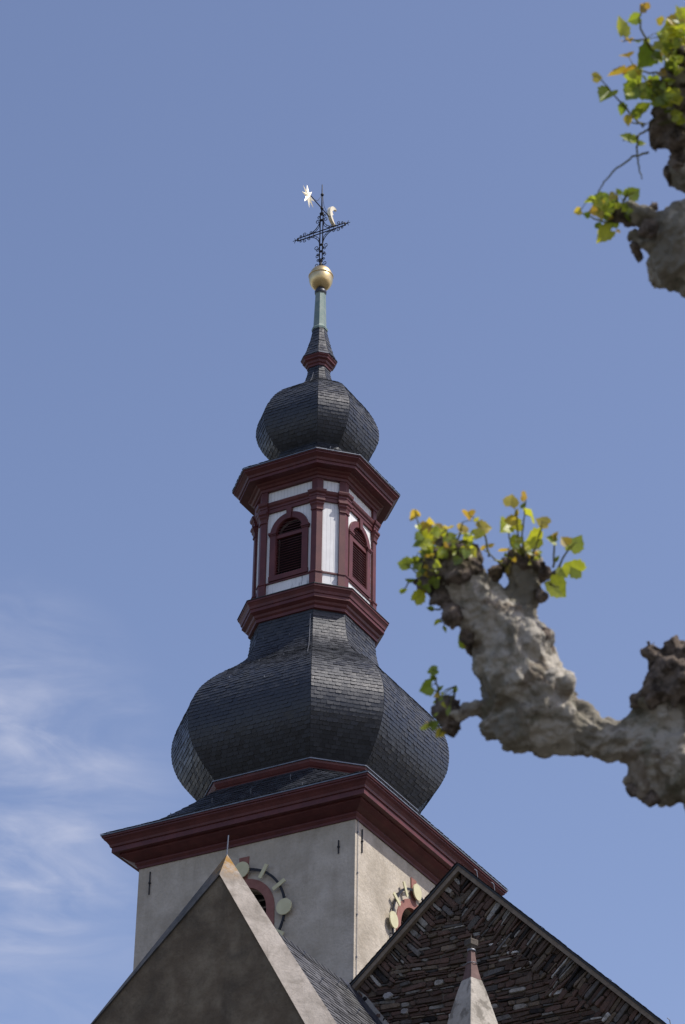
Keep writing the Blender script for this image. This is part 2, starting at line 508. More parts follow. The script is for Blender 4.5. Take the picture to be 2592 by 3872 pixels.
# square cornice
cprof = [(3.0, -.06), (3.035, -.06), (3.035, .0), (3.08, .06), (3.08, .10), (3.14, .12), (3.24, .16), (3.36, .23), (3.36, .28), (3.50, .285), (3.50, .41), (3.535, .425), (3.55, .48), (3.60, .55), (3.655, .60), (3.655, .635), (3.69, .645), (3.69, .69), (3.3, .70)]
molding('cornice', cprof, T, M['red'], sq4)
mb = MB(); mb.loft([sq4(h, z) for h, z in [(3.66, .692), (3.715, .692), (3.715, .722), (3.66, .735)]], True)
mb.build('drip_edge', M['zinc'], T)
# skirt roof: square eaves gathering into the octagon
sk = [(2.26, 2.04, 1.31), (2.33, 1.93, 1.50), (2.45, 1.74, 1.80), (2.63, 1.50, 2.18), (2.82, 1.28, 2.56), (3.05, 1.08, 2.92), (3.30, .92, 3.24), (3.52, .81, 3.50), (3.71, .735, 3.71)]
def skirt(mb, sk, step, tw, lift=.014):
    hz = resample([(a, b) for a, b, c in sk], step)
    ws = resample([(c, b) for a, b, c in sk], .02)
    def wz(z): return min(ws, key=lambda q: abs(q[1] - z))[0]
    rings = [oct8(h, min(wz(z), h), z) for h, z in hz]
    mb.loft([oct8(h - .006, min(wz(z), h) - .006, z - .004) for h, z in hz][::-1], True)
    for i in range(8):
        j = (i + 1) % 8
        slate_rows(mb, [r[i] for r in rings], [r[j] for r in rings], tw, lift)
mb = MB(); skirt(mb, sk, .115, .17)
mb.build('skirt_roof', M['slate'], T)
OK = .572
ow = lambda h: OK * h
molding('ring_moulding', [(2.20, 1.98), (2.26, 1.99), (2.27, 2.05), (2.30, 2.08), (2.35, 2.16), (2.36, 2.22)], T, M['red'], lambda h, z: oct8(h, .58 * h, z))
molding('drip_edge', [(2.33, 2.222), (2.392, 2.222), (2.392, 2.25), (2.30, 2.27)], T, M['zinc'], lambda h, z: oct8(h, .58 * h, z))
onion1 = [(1.40, 7.24), (1.415, 6.9), (1.46, 6.55), (1.55, 6.22), (1.70, 5.94), (1.93, 5.68), (2.22, 5.42), (2.50, 5.14), (2.74, 4.84), (2.92, 4.50), (3.03, 4.14), (3.065, 3.80), (3.02, 3.38), (2.86, 2.96), (2.62, 2.60), (2.34, 2.26)]
slate_dome('onion_dome', onion1, .105, .16, T, ow, .011)
# lantern cornice under the open storey
lring = lambda h, z: oct8(h, lw(h), z)
c2 = [(1.36, 7.10), (1.45, 7.12), (1.455, 7.20), (1.50, 7.24), (1.52, 7.30), (1.61, 7.36), (1.61, 7.45), (1.635, 7.46), (1.65, 7.53), (1.69, 7.60), (1.71, 7.62), (1.71, 7.67), (1.5, 7.70)]
molding('lantern_cornice', c2, T, M['red'], lring)
molding('cornice_cap', [(1.66, 7.672), (1.728, 7.672), (1.728, 7.692), (1.30, 7.78)], T, M['slate_edge'], lring)
# ------------------------------------------------------------ lantern storey
HB = 1.33
def inner_w(h): return .845 - (1.4 - h) * .414
for fi, face in enumerate(['F1', 'F2', 'F3', 'F4']):
    P = fp(face, HB)
    hw = inner_w(HB) + .01
    mb = MB()
    arch_wall(mb, P, -hw, hw, 8.28, 11.3, .42, 8.50, 9.74, .22)
    pnl = mb.build('wall_panel', M['white'], T)
    mb = MB()
    mb.poly([P(-hw, 0, 7.70), P(hw, 0, 7.70), P(hw, 0, 8.28), P(-hw, 0, 8.28)])
    mb.build('plinth_panel', M['white_worn'], T)
    # louvred window
    mb = MB()
    a = [(-.40, 8.46)] + arc(0, 9.74, .40, 180, 0, 18) + [(.40, 8.46)]
    b = [(-.575, 8.46)] + arc(0, 9.74, .575, 180, 0, 18) + [(.575, 8.46)]
    band(mb, P, a, b, -.04, .055)
    a2 = [(-.385, 8.46)] + arc(0, 9.74, .385, 180, 0, 18) + [(.385, 8.46)]
    b2 = [(-.44, 8.46)] + arc(0, 9.74, .44, 180, 0, 18) + [(.44, 8.46)]
    band(mb, P, a2, b2, -.10, .035)
    ribbon(mb, P, [(-.59, 8.31), (.59, 8.31), (.59, 8.46), (-.59, 8.46)], -.12, .06)
    for s in (-1, 1):
        x0, x1 = (.385, .605) if s > 0 else (-.605, -.385)
        ribbon(mb, P, [(x0, 9.70), (x1, 9.70), (x1, 9.735), (x0, 9.735)], -.03, .075)
        ribbon(mb, P, [(x0 - .012, 9.737), (x1 + .012, 9.737), (x1 + .012, 9.80), (x0 - .012, 9.80)], -.03, .095)
    ribbon(mb, P, [(-.06, 10.10), (.06, 10.10), (.085, 10.43), (-.085, 10.43)], .0, .09)
    win = mb.build('window', M['red'], T, bevel=.006)
    mb = MB()
    louvres(mb, P, 0, .385, 8.48, 9.74, .078, -.09, .005, .068, (9.56, 9.70))
    ribbon(mb, P, [(-.385, 9.60), (.385, 9.60), (.385, 9.70), (-.385, 9.70)], -.06, .02)
    mb.build('louvre', M['louvre'], win)
    mb = MB()
    ribbon(mb, P, [(-.42, 8.40)] + arc(0, 9.74, .42, 180, 0, 14)[::1] + [(.42, 8.40)], -.26, -.222)
    mb.build('dark_backing', M['dark'], win)  # black sheet behind the slats, interior shade as colour
    # frieze panel with its painted scroll ends
for face in ['D1', 'D2', 'D3', 'D4']:
    dist = (HB + inner_w(HB)) * S2
    P = fp(face, dist)
    hl = (HB - inner_w(HB)) * S2 + .01
    mb = MB()
    mb.poly([P(-hl, 0, 8.26), P(hl, 0, 8.26), P(hl, 0, 11.3), P(-hl, 0, 11.3)], [(-hl, 8.26), (hl, 8.26), (hl, 11.3), (-hl, 11.3)])
    mb.build('wall_panel', M['white'], T)
    mb = MB()
    mb.poly([P(-hl, 0, 7.7), P(hl, 0, 7.7), P(hl, 0, 8.26), P(-hl, 0, 8.26)])
    mb.build('plinth_panel', M['white_worn'], T)
# rails right round, between the pilasters
molding('sill_rail', [(1.32, 8.25), (1.362, 8.255), (1.362, 8.30), (1.32, 8.31)], T, M['red'], lambda h, z: oct8(h, inner_w(h), z))
molding('architrave', [(1.32, 10.44), (1.385, 10.445), (1.39, 10.54), (1.41, 10.55), (1.415, 10.60), (1.45, 10.64), (1.47, 10.69), (1.47, 10.72), (1.32, 10.76)], T, M['red'], lambda h, z: oct8(h, inner_w(h), z))
# corner pilasters, each folded round its corner
def corner(i):
    # returns directions for octagon corner i: vertex v(h), unit vectors along the two faces away from it
    def sect(d, ln, z, back=.09):
        h = 1.40 + d
        ring = oct8(h, inner_w(h), 0)
        v = Vector(ring[i]); pv = Vector(ring[(i - 1) % 8]); nx = Vector(ring[(i + 1) % 8])
        hi = h - back - d
        ri = oct8(hi, inner_w(hi), 0)
        vi = Vector(ri[i])
        a = (pv - v).normalized() * ln; b = (nx - v).normalized() * ln
        na = Vector((0, 0, 1)).cross(a.normalized()); nb = b.normalized().cross(Vector((0, 0, 1)))
        ia = v + a + (vi - v).project(na) if na.length else v + a
        ib = v + b + (vi - v).project(nb)
        return [(q.x, q.y, z) for q in (v + a, v, v + b, ib, vi, ia)]
    return sect
for i in range(8):
    sect = corner(i)
    mb = MB()
    mb.loft([sect(.02, .185, 7.70), sect(.02, .185, 8.22), sect(.04, .195, 8.23), sect(.04, .195, 8.27), sect(.0, .162, 8.30), sect(.0, .162, 10.14)], True, (True, True))
    mb.loft([sect(.012, .17, 10.14), sect(.03, .182, 10.15), sect(.03, .182, 10.19), sect(.015, .174, 10.20), sect(.03, .185, 10.27), sect(.06, .21, 10.32), sect(.06, .21, 10.36), sect(.095, .24, 10.40), sect(.095, .24, 10.455)], True, (True, True))
    mb.loft([sect(.04, .225, 10.457), sect(.045, .225, 10.56), sect(.06, .235, 10.57), sect(.065, .24, 10.62), sect(.105, .265, 10.66), sect(.12, .275, 10.71), sect(.12, .275, 10.74), sect(.04, .22, 10.78)], True, (True, True))
    mb.loft([sect(.0, .165, 10.77), sect(.0, .165, 11.2)], True, (True, True))
    mb.build('pilaster', M['red'], T)
# upper cornice
c3 = [(1.32, 11.12), (1.42, 11.13), (1.43, 11.20), (1.47, 11.22), (1.50, 11.27), (1.56, 11.30), (1.58, 11.335), (1.78, 11.345), (1.78, 11.43), (1.81, 11.44), (1.83, 11.50), (1.90, 11.56), (1.93, 11.58), (1.93, 11.615), (1.955, 11.625), (1.955, 11.65), (1.6, 11.66)]
molding('cornice', c3, T, M['red'], lring)
molding('drip_edge', [(1.90, 11.652), (1.975, 11.652), (1.975, 11.676), (1.88, 11.70)], T, M['zinc'], lring)
mb = MB()
skirt(mb, [(.96, 12.70, .555), (1.02, 12.45, .59), (1.16, 12.18, .68), (1.42, 11.94, .82), (1.70, 11.78, .98), (1.965, 11.69, 1.117)], .13, .19)
mb.build('skirt_roof', M['slate'], T)
onion2 = [(.245, 15.86), (.27, 15.66), (.315, 15.42), (.395, 15.20), (.54, 15.02), (.76, 14.87), (.98, 14.69), (1.17, 14.46), (1.31, 14.19), (1.42, 13.90), (1.46, 13.65), (1.435, 13.38), (1.33, 13.08), (1.17, 12.82), (.98, 12.62)]
slate_dome('onion_dome', onion2, .10, .15, T, ow, .011)
molding('cornice', [(.22, 15.74), (.29, 15.75), (.295, 15.81), (.33, 15.84), (.345, 15.90), (.40, 15.94), (.405, 15.98), (.435, 16.02), (.435, 16.06), (.3, 16.07)], T, M['red'], lambda h, z: oct8(h, .55 * h, z))
molding('drip_edge', [(.42, 16.062), (.452, 16.062), (.452, 16.08), (.40, 16.10)], T, M['zinc'], lambda h, z: oct8(h, .55 * h, z))
slate_dome('spire_roof', [(.17, 17.2), (.205, 16.95), (.25, 16.72), (.315, 16.44), (.385, 16.22), (.45, 16.08)], .12, .13, T, lambda h: .5 * h, .01)
mb = MB()
mb.loft([oct8(h, .45 * h, z) for h, z in [(.15, 17.10), (.205, 17.12), (.215, 17.18), (.175, 17.24), (.168, 17.28), (.135, 18.40), (.15, 18.42)]], True)
mb.build('copper_spirelet', M['copper'], T)
def lathe(prof, n=32, cx=0, cy=0): return [[(cx + r * math.cos(2 * math.pi * k / n), cy + r * math.sin(2 * math.pi * k / n), z) for k in range(n)] for r, z in prof]
mb = MB(); mb.loft(lathe([(.13, 18.40), (.165, 18.44), (.17, 18.52), (.14, 18.56), (.12, 18.66)], 24), True); mb.build('collar', M['lead'], T, True)
mb = MB()
pr = [(.02 + .322 * math.cos(a) ** .92 if math.cos(a) > 0 else .02, 18.985 + .395 * math.sin(a)) for a in [R(-90 + 180 * k / 24) for k in range(25)]]
mb.loft(lathe(pr, 40), True, (True, True))
ball = mb.build('gilded_ball', M['gold'], T, True)
mb = MB(); mb.loft(lathe([(.325, 19.03), (.352, 19.035), (.358, 19.055), (.352, 19.075), (.32, 19.08)], 40), True); mb.build('ball_rim', M['gold'], ball, True)

# ------------------------------------------------------------ wrought iron cross
mb = MB()
ZC, XC = 20.69, -.02
for dx in (-.045, .045): mb.tube([(XC + dx, 0, 19.62), (XC + dx, 0, 21.36)], .017, 6)
mb.tube([(XC, 0, 19.30), (XC, 0, 19.70)], [.05, .04], 8)
mb.tube([(XC, 0, 21.3), (XC - .01, 0, 22.44)], [.026, .014], 8)
mb.ball((XC, 0, 22.06), .05, 10, 8); mb.ball((XC, 0, 21.37), (.075, .05, .04), 10, 6); mb.ball((XC, 0, 21.55), (.05, .05, .045), 10, 6)
for z in (19.46, 19.62, 19.98, 20.22, 21.12): mb.ball((XC, 0, z), (.075, .05, .03), 10, 6)
for dz in (-.045, .045): mb.tube([(XC - .78, 0, ZC + dz), (XC + .78, 0, ZC + dz)], .017, 6)
for s in (-1, 1):
    e = XC + s * .78
    mb.ball((e, 0, ZC), (.03, .035, .07), 8, 6)
    mb.tube([(e, 0, ZC), (e + s * .17, 0, ZC)], [.02, .007], 6)
    for d in (-1, 1):
        mb.tube([(e + s * .05, 0, ZC), (e + s * .10, 0, ZC + d * .05), (e + s * .11, 0, ZC + d * .09)], .009, 5)
    for k in range(1, 5):
        x = XC + s * (.12 + k * .14)
        mb.tube([(x, 0, ZC - .045), (x, 0, ZC + .045)], .01, 5)
def scroll(x, z, sx, sz, r, turns=1.25, a0=-90):
    pts = []
    for k in range(22):
        q = k / 21
        a = R(a0 + 360 * turns * q)
        rr = r * (1 - .72 * q)
        pts.append((x + sx * (r + rr * math.sin(a) * 1.0 - 0), 0, z + sz * (rr * math.cos(a))))
    mb.tube(pts, [.014 - .007 * k / 21 for k in range(22)], 5)
for s in (-1, 1):
    # four quadrant braces and their curls
    for d, L in ((1, .42), (-1, .42)):
        pts = [(XC + s * (.055 + L * (1 - math.cos(R(90 * q))) ), 0, ZC + d * (.055 + L * (1 - math.sin(R(90 * q))))) for q in [k / 10 for k in range(11)]]
        mb.tube(pts, .013, 5)
        pts2 = [(XC + s * (.055 + .27 * (1 - math.cos(R(90 * q)))), 0, ZC + d * (.055 + .27 * (1 - math.sin(R(90 * q))))) for q in [k / 8 for k in range(9)]]
        mb.tube(pts2, .01, 5)
        for q in (.25, .5, .75): 
            i = int(q * 10); i2 = int(q * 8)
            mb.tube([pts[i], pts2[i2]], .008, 5)
    for (x, z, dz, r) in ((.05, 21.10, 1, .075), (.06, 20.16, -1, .085), (.06, 20.05, 1, .05), (.05, 19.83, 1, .065), (.05, 19.90, -1, .05), (.05, 19.52, -1, .075), (.045, 21.25, 1, .05), (.05, 19.68, 1, .045)):
        scroll(XC + s * x, z, s, dz, r)
    for (x, d, r) in ((.55, 1, .065), (.55, -1, .065), (.40, -1, .05), (.34, 1, .05), (.68, 1, .04), (.68, -1, .04)):
        pts = []
        for k in range(20):
            q = k / 19; a = R(-90 + 400 * q); rr = r * (1 - .7 * q)
            pts.append((XC + s * (x + rr * math.cos(a)), 0, ZC + d * (.055 + r + rr * math.sin(a))))
        mb.tube(pts, .010, 5)
        mb.tube([(XC + s * (x - .07), 0, ZC + d * .05), (XC + s * (x - .10), 0, ZC + d * .12)], [.011, .004], 5)
cross = mb.build('finial_cross', M['iron'], T, True)
mb = MB()
mb.tube([(XC, -.98, 21.55), (XC, .42, 21.55)], .018, 6)
mb.tube([(XC, -.45, 21.56), (XC, -.25, 21.66), (XC, -.07, 21.95)], .007, 5)
mb.tube([(XC, .33, 21.58), (XC, .12, 21.72), (XC, .03, 22.03)], .007, 5)
mb.build('vane_rod', M['iron'], cross, True)
mb = MB()
cs = Vector((XC, -.80, 21.42)); pts = []
for k in range(16):
    a = R(k * 22.5 + 12); r = .38 if k % 2 == 0 else .155
    pts.append((cs.x, cs.y + r * math.cos(a), cs.z + r * math.sin(a)))
for k in range(16):
    p0, p1 = pts[k], pts[(k + 1) % 16]
    mb.poly([(cs.x + .05, cs.y, cs.z), p0, p1]); mb.poly([(cs.x - .05, cs.y, cs.z), p1, p0])
mb.build('star', M['glare_gold'], cross)
mb = MB()
cm = Vector((XC, .70, 21.74)); ou, inn = [], []
for k in range(15):
    a = R(78 + 204 * k / 14)
    ou.append((cm.y + .30 * math.cos(a), cm.z + .31 * math.sin(a)))
    b_ = R(70 + 220 * k / 14)
    wv = .23 + (.035 if k in (6, 8) else 0) - (.05 if k == 7 else 0)
    inn.append((cm.y + .10 + wv * math.cos(b_), cm.z + .285 * math.sin(b_)))
inn[0] = ou[0]; inn[-1] = ou[-1]
rings = []
for (y0, z0), (y1, z1) in zip(ou, inn): rings.append([(cm.x - .05, y0, z0), (cm.x + .05, y0, z0), (cm.x + .035, y1, z1), (cm.x - .035, y1, z1)])
mb.loft(rings, True, (True, True))
mb.build('crescent_moon', M['glare_gold'], cross)

# ------------------------------------------------------------ clock faces, arched windows, wall anchors
for face, cx in (('F1', 0.0), ('F2', CX2), ('F3', 0.0), ('F4', 0.0)):
    P = fp(face, 3.0); cz = -1.96
    mb = MB()
    a = [(cx - .655, -3.4)] + arc(cx, -1.85, .655, 180, 0, 24) + [(cx + .655, -3.4)]
    b = [(cx - .87, -3.4)] + arc(cx, -1.85, .87, 180, 0, 24) + [(cx + .87, -3.4)]
    band(mb, P, a, b, -.10, .025)
    ribbon(mb, P, [(cx - .10, -.984), (cx + .10, -.984), (cx + .135, -.40), (cx - .135, -.40)], -.02, .03)
    win = mb.build('arched_window', M['sand_red'], T)
    mb = MB(); louvres(mb, P, cx, .655, -3.3, -1.85, .20, -.40, -.24, .12); mb.build('louvre', M['wood'], win)
    mb = MB(); ribbon(mb, P, [(cx - .66, -3.4)] + arc(cx, -1.85, .66, 180, 0, 14) + [(cx + .66, -3.4)], -.50, -.452); mb.build('dark_backing', M['dark'], win)  # last part: black sheet painted as the unlit inside
    mb = MB()
    rg = []
    for k in range(73):
        an = 2 * math.pi * k / 72
        c_, s_ = math.cos(an), math.sin(an)
        rg.append([P(cx + r * c_, d, cz + r * s_) for r, d in ((1.165, .07), (1.225, .07), (1.225, .10), (1.165, .10))])
    mb.loft(rg, True)
    for k in range(12):          # stand-off pegs into the wall
        an = R(30 * k + 15)
        mb.tube([P(cx + 1.195 * math.cos(an), -.01, cz + 1.195 * math.sin(an)), P(cx + 1.195 * math.cos(an), .08, cz + 1.195 * math.sin(an))], .012, 5)
    clk = mb.build('clock_face', M['iron'], T)
    for k in range(12):
        an = R(90 - 30 * k)
        mb = MB()
        if k % 3 == 0:
            c_ = (cx + 1.195 * math.cos(an), cz + 1.195 * math.sin(an))
            ribbon(mb, P, [(c_[0] + .205 * math.cos(2 * math.pi * j / 32), c_[1] + .205 * math.sin(2 * math.pi * j / 32)) for j in range(32)], .102, .135)
            mb.build('hour_disc', M['gold_paint'], clk)
        else:
            rd = Vector((math.cos(an), math.sin(an))); tg = Vector((-rd.y, rd.x)); c_ = Vector((cx, cz)) + rd * 1.195
            ribbon(mb, P, [tuple(c_ + rd * a_ * .185 + tg * b_ * .05) for a_, b_ in ((-1, -1), (1, -1), (1, 1), (-1, 1))], .102, .13)
            mb.build('hour_bar', M['gold_paint'], clk)
    for x in (-2.66, 2.57) if face == 'F1' else (-2.69, 2.66):
        mb = MB()
        z0, z1 = (-.80, -.20) if not (face == 'F1' and x > 0) else (-.86, -.52)
        mb.tube([P(x, .02, z0), P(x, .02, z1)], .017, 6); mb.ball(P(x, .02, (z0 + z1) / 2), .035, 8, 6)
        mb.build('wall_anchor', M['iron'], T)
# earthing wire with clips down the sunny corner, and wires on the domes
mb = MB()
mb.tube([(3.02, -2.90, -30.2), (3.02, -2.90, -.05)], .008, 5)
for k in range(14):
    z = -.35 - k * 1.05; mb.box(2.99, 3.035, -2.915, -2.885, z - .02, z + .02)
mb.build('earthing_wire', M['zinc'], T)
def on_dome(prof, x, z, wf=ow):     # point on the F1 face of a dome
    for (h0, z0), (h1, z1) in zip(prof[:-1], prof[1:]):
        if z1 <= z <= z0:
            s = (z0 - z) / max(1e-9, z0 - z1); h_ = h0 + (h1 - h0) * s; return (x * h_, -h_ - .035, z)
    return (x * prof[-1][0], -prof[-1][0] - .035, z)
mb = MB()
mb.tube([on_dome(onion1, .53, 6.95 - .12 * k) for k in range(16)], .007, 5)
mb.build('lightning_wire', M['zinc'], T)
mb = MB()
mb.tube([on_dome(onion2, .06, 15.50 - .07 * k) for k in range(11)], .006, 5)
mb.build('lightning_wire', M['zinc'], T)
for (x, z) in ((-.42, 6.6), (.12, 6.5), (-.45, 5.6), (-.16, 5.55), (.2, 5.5), (-.3, 4.9), (.12, 4.5)):
    mb = MB(); p = on_dome(onion1, x, z); mb.tube([p, (p[0] + .01, p[1] - .02, p[2] - .06), (p[0], p[1] - .04, p[2] - .04)], .006, 5)
    mb.build('roof_hook', M['zinc'], T)
for (x, y, z) in ((-1.2, -2.66, 1.53), (-.1, -2.66, 1.53), (.9, -2.48, 1.76), (-2.2, -2.95, 1.22), (1.6, -3.1, 1.10), (-.5, -1.52, 11.93), (.3, -1.62, 11.87), (1.3, -1.55, 11.80)):
    mb = MB(); mb.tube([(x, y, z - .05), (x + .01, y - .03, z + .03), (x + .025, y - .025, z + .07), (x + .03, y - .06, z + .05)], .008, 5)
    mb.build('roof_hook', M['zinc'], T)

# ================================================================== PLASTERED GABLE HOUSE (front)
A = thing('church_transept', 'dark plastered gable with broad pale coping in front of the church tower', 'church gable', (4.3, -11, GROUND))
ef = -11.0; eb = -10.65
Pf, Pb = (4.331, -5.104), (4.278, -4.501)
fr = (Pf[0] + 2.067 * 1.6, Pf[1] - 3.579 * 1.6); fl = (Pf[0] - 2.82 * 1.7, Pf[1] - 2.624 * 1.7)
br = (Pb[0] + 2.623 * 1.33, Pb[1] - 4.148 * 1.33); bl = (Pb[0] - 3.044 * 1.62, Pb[1] - 3.049 * 1.62)
# the coping: a splayed band round the gable; its tip carries the lichen
mb = MB()
def P3(q, y): return (q[0], y, q[1])
def lerp2(a, b, s): return (a[0] + (b[0] - a[0]) * s, a[1] + (b[1] - a[1]) * s)
def coping_piece(mb, f0, f1, b0, b1, n=18):
    rings = []
    for k in range(n + 1):
        f = lerp2(f0, f1, k / n); b = lerp2(b0, b1, k / n)
        rings.append([P3(f, ef), P3(b, eb), (b[0], eb + .03, b[1] - .20), (f[0], ef + .12, f[1])])
    mb.loft(rings, True, (True, True))
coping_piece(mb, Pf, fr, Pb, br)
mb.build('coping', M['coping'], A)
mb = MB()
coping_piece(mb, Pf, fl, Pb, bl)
o = mb.build('coping', M['dark_coping'], A); o['label'] = 'dark coping'  # left slope takes a darker tone than the right
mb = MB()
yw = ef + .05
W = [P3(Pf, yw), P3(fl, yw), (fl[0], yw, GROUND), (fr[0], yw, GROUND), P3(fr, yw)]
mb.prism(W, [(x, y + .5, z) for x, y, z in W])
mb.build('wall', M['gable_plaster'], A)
mb = MB(); mb.tube([(Pb[0] - .01, eb, Pb[1] - .02), (Pb[0] + .01, eb, Pb[1] + .42)], .012, 6); mb.build('lightning_rod', M['zinc'], A)
# its slate roof, ridge running back to the tower
rx, rz, sr = 4.33, -5.47, 1.34
yb = -3.05
x2 = 7.9; z2 = rz - (x2 - rx) * sr
xl = -.6; zl = rz - (rx - xl) * 1.0
mb = MB()
mb.prism([(rx, -10.6, rz - .03), (x2, -10.6, z2 - .03), (x2, -10.6, z2 - .25), (rx, -10.6, rz - .3), (xl, -10.6, zl - .25), (xl, -10.6, zl - .03)],
         [(rx, yb, rz - .03), (x2, yb, z2 - .03), (x2, yb, z2 - .25), (rx, yb, rz - .3), (xl, yb, zl - .25), (xl, yb, zl - .03)])
def plane_rows(mb, top0, top1, bot0, bot1, step, tw, lift=.015, shear=0.0):
    n = int((Vector(bot0) - Vector(top0)).length / step)
    Ls = [Vector(top0).lerp(Vector(bot0), k / n) for k in range(n + 1)]
    Rs = [Vector(top1).lerp(Vector(bot1), k / n) for k in range(n + 1)]
    slate_rows(mb, Ls, Rs, tw, lift)
plane_rows(mb, (rx, -10.55, rz), (rx, yb, rz), (x2, -10.55, z2), (x2, yb, z2), .17, .26)
plane_rows(mb, (rx, yb, rz), (rx, -10.55, rz), (xl, yb, zl), (xl, -10.55, zl), .17, .26)
roof = mb.build('roof', M['roof_slate'], A)
mb = MB()
for k in range(28):
    y0 = -10.5 + k * .265
    mb.prism([(rx - .16, y0, rz - .13), (rx, y0, rz + .05), (rx + .16, y0, rz - .17), (rx, y0, rz - .02)], [(rx - .16, y0 + .285, rz - .14), (rx, y0 + .285, rz + .03), (rx + .16, y0 + .285, rz - .19), (rx, y0 + .285, rz - .03)])
mb.build('ridge_slates', M['slate_edge'], roof)
for (x, y) in ((4.55, -8.0), (4.75, -6.9), (5.2, -8.4), (5.4, -7.2), (6.0, -7.9), (4.60, -6.2), (5.6, -6.4)):
    z = rz - (x - rx) * sr; mb = MB()
    mb.tube([(x, y, z), (x + .05, y, z + .04), (x + .06, y, z + .11), (x + .10, y, z + .07)], .010, 5)
    mb.build('roof_hook', M['zinc'], roof)
# lead lined valley where this roof runs into the stone gable
mb = MB()
def onroof(x, y, up=.0): return (x + up * .8, y, rz - (x - rx) * sr + up * .6)
va, vb = [], []
for k in range(9):
    x = 4.30 + k * .40
    va.append(onroof(x, -5.93 - .012 * k, .035)); vb.append(onroof(x, -5.50, .05))
for k in range(8):
    mb.poly([va[k], va[k + 1], vb[k + 1], vb[k]])
    mb.poly([vb[k], vb[k + 1], (vb[k + 1][0], -5.505, vb[k + 1][2] + .12), (vb[k][0], -5.505, vb[k][2] + .12)])
    mb.poly([va[k], (va[k][0] - .03, va[k][1], va[k][2] - .04), (va[k + 1][0] - .03, va[k + 1][1], va[k + 1][2] - .04), va[k + 1]])
mb.build('lead_valley', M['lead'], roof)

# ================================================================== RUBBLE STONE GABLE (right)
Bn = thing('church_nave', 'gable of dark red and grey rubble stone right of the tower', 'stone gable', (8.0, -5.5, GROUND))
ap = (7.00, -3.26); yg = -5.5
sL, sR = .885, .985
xa, xz = 4.40, 13.6
def verge(x): return ap[1] - ((ap[0] - x) * sL if x < ap[0] else (x - ap[0]) * sR)
mb = MB()
W = [(ap[0], yg + .05, ap[1] - .06), (xa, yg + .05, verge(xa) - .06), (xa, yg + .05, GROUND), (xz, yg + .05, GROUND), (xz, yg + .05, verge(xz) - .06)]
mb.prism(W, [(x, y + .6, z) for x, y, z in W])
wallB = mb.build('wall', M['mortar'], Bn)
def clip(poly, a, b, c):            # keep a*x+b*z<=c
    r = []
    for i in range(len(poly)):
        p, q = poly[i], poly[(i + 1) % len(poly)]
        dp, dq = a * p[0] + b * p[1] - c, a * q[0] + b * q[1] - c
        if dp <= 0: r.append(p)
        if dp * dq < 0:
            s = dp / (dp - dq); r.append((p[0] + (q[0] - p[0]) * s, p[1] + (q[1] - p[1]) * s))
    return r
rs = random.Random(21)
def stone_color():
    q = rs.random()
    k = rs.uniform(.6, 1.3)
    if q < .36: c = (.122, .074, .057)
    elif q < .58: c = (.10, .068, .052)
    elif q < .76: c = (.165, .125, .088)
    elif q < .83: c = (.14, .13, .12)
    elif q < .92: c = (.33, .305, .265)
    elif q < .95: c = (.52, .50, .46)
    else: c = (.022, .02, .02)
    return tuple(x * k for x in c)
def stone(mb, poly, lift=0.0, tone=None):
    if len(poly) < 3: return
    area = abs(sum(poly[i][0] * poly[(i + 1) % len(poly)][1] - poly[(i + 1) % len(poly)][0] * poly[i][1] for i in range(len(poly)))) / 2
    if area < .0015: return
    c = (sum(p[0] for p in poly) / len(poly), sum(p[1] for p in poly) / len(poly))
    # soften corners: each corner is cut and jittered
    pts = []
    n = len(poly)
    for i in range(n):
        p, pr, nx = poly[i], poly[i - 1], poly[(i + 1) % n]
        for o, f in ((pr, rs.uniform(.10, .26)), (nx, rs.uniform(.10, .26))):
            L = math.hypot(o[0] - p[0], o[1] - p[1]); d = min(f * L, .045)
            pts.append((p[0] + (o[0] - p[0]) / max(L, 1e-6) * d + rs.uniform(-.010, .010), p[1] + (o[1] - p[1]) / max(L, 1e-6) * d + rs.uniform(-.010, .010)))
    h = rs.uniform(.005, .05) + lift; tx, tz = rs.uniform(-.12, .12), rs.uniform(-.15, .15)
    def ring(k, y, til=0): return [(c[0] + (p[0] - c[0]) * k, yg + .05 - y - til * (tx * (p[0] - c[0]) + tz * (p[1] - c[1])), c[1] + (p[1] - c[1]) * k) for p in pts]
    r0, r1, r2 = ring(1.0, -.02), ring(.985, h + .01, .6), ring(.86, h + .028, 1)
    col_ = tone or stone_color()
    mb.loft([r0, r1, r2], True, (False, True), col_)
mb = MB()
BANDS = {-1: .56, 1: .80}
# stones laid square to each verge
for side, s in ((-1, sL), (1, sR)):
    L = math.hypot(1, s); dv = (side / L, -s / L); nv = (-side * s / L, -1 / L)      # along the verge downwards, inwards
    pos = -.1
    while pos < 9.5:
        wd = rs.choice((rs.uniform(.045, .08), rs.uniform(.07, .15)))
        # split along the depth
        d0 = .05; dend = BANDS[side] + rs.uniform(-.28, .28)
        while d0 < dend - .08:
            ln = rs.uniform(.15, .62); d1 = min(d0 + ln, dend)
            lean = rs.uniform(-.02, .02)
            def q(a, d): return (ap[0] + dv[0] * a + nv[0] * d, ap[1] + dv[1] * a + nv[1] * d)
            pl = [q(pos + .008, d0), q(pos + wd - .008, d0), q(pos + wd - .008 + lean, d1 - .015), q(pos + .008 + lean, d1 - .015)]
            pl = clip(pl, -side, 0, -side * (ap[0] + side * .012))
            pl = clip(pl, -1, 0, -xa - .12)
            stone(mb, pl, .03)
            d0 = d1
        pos += wd
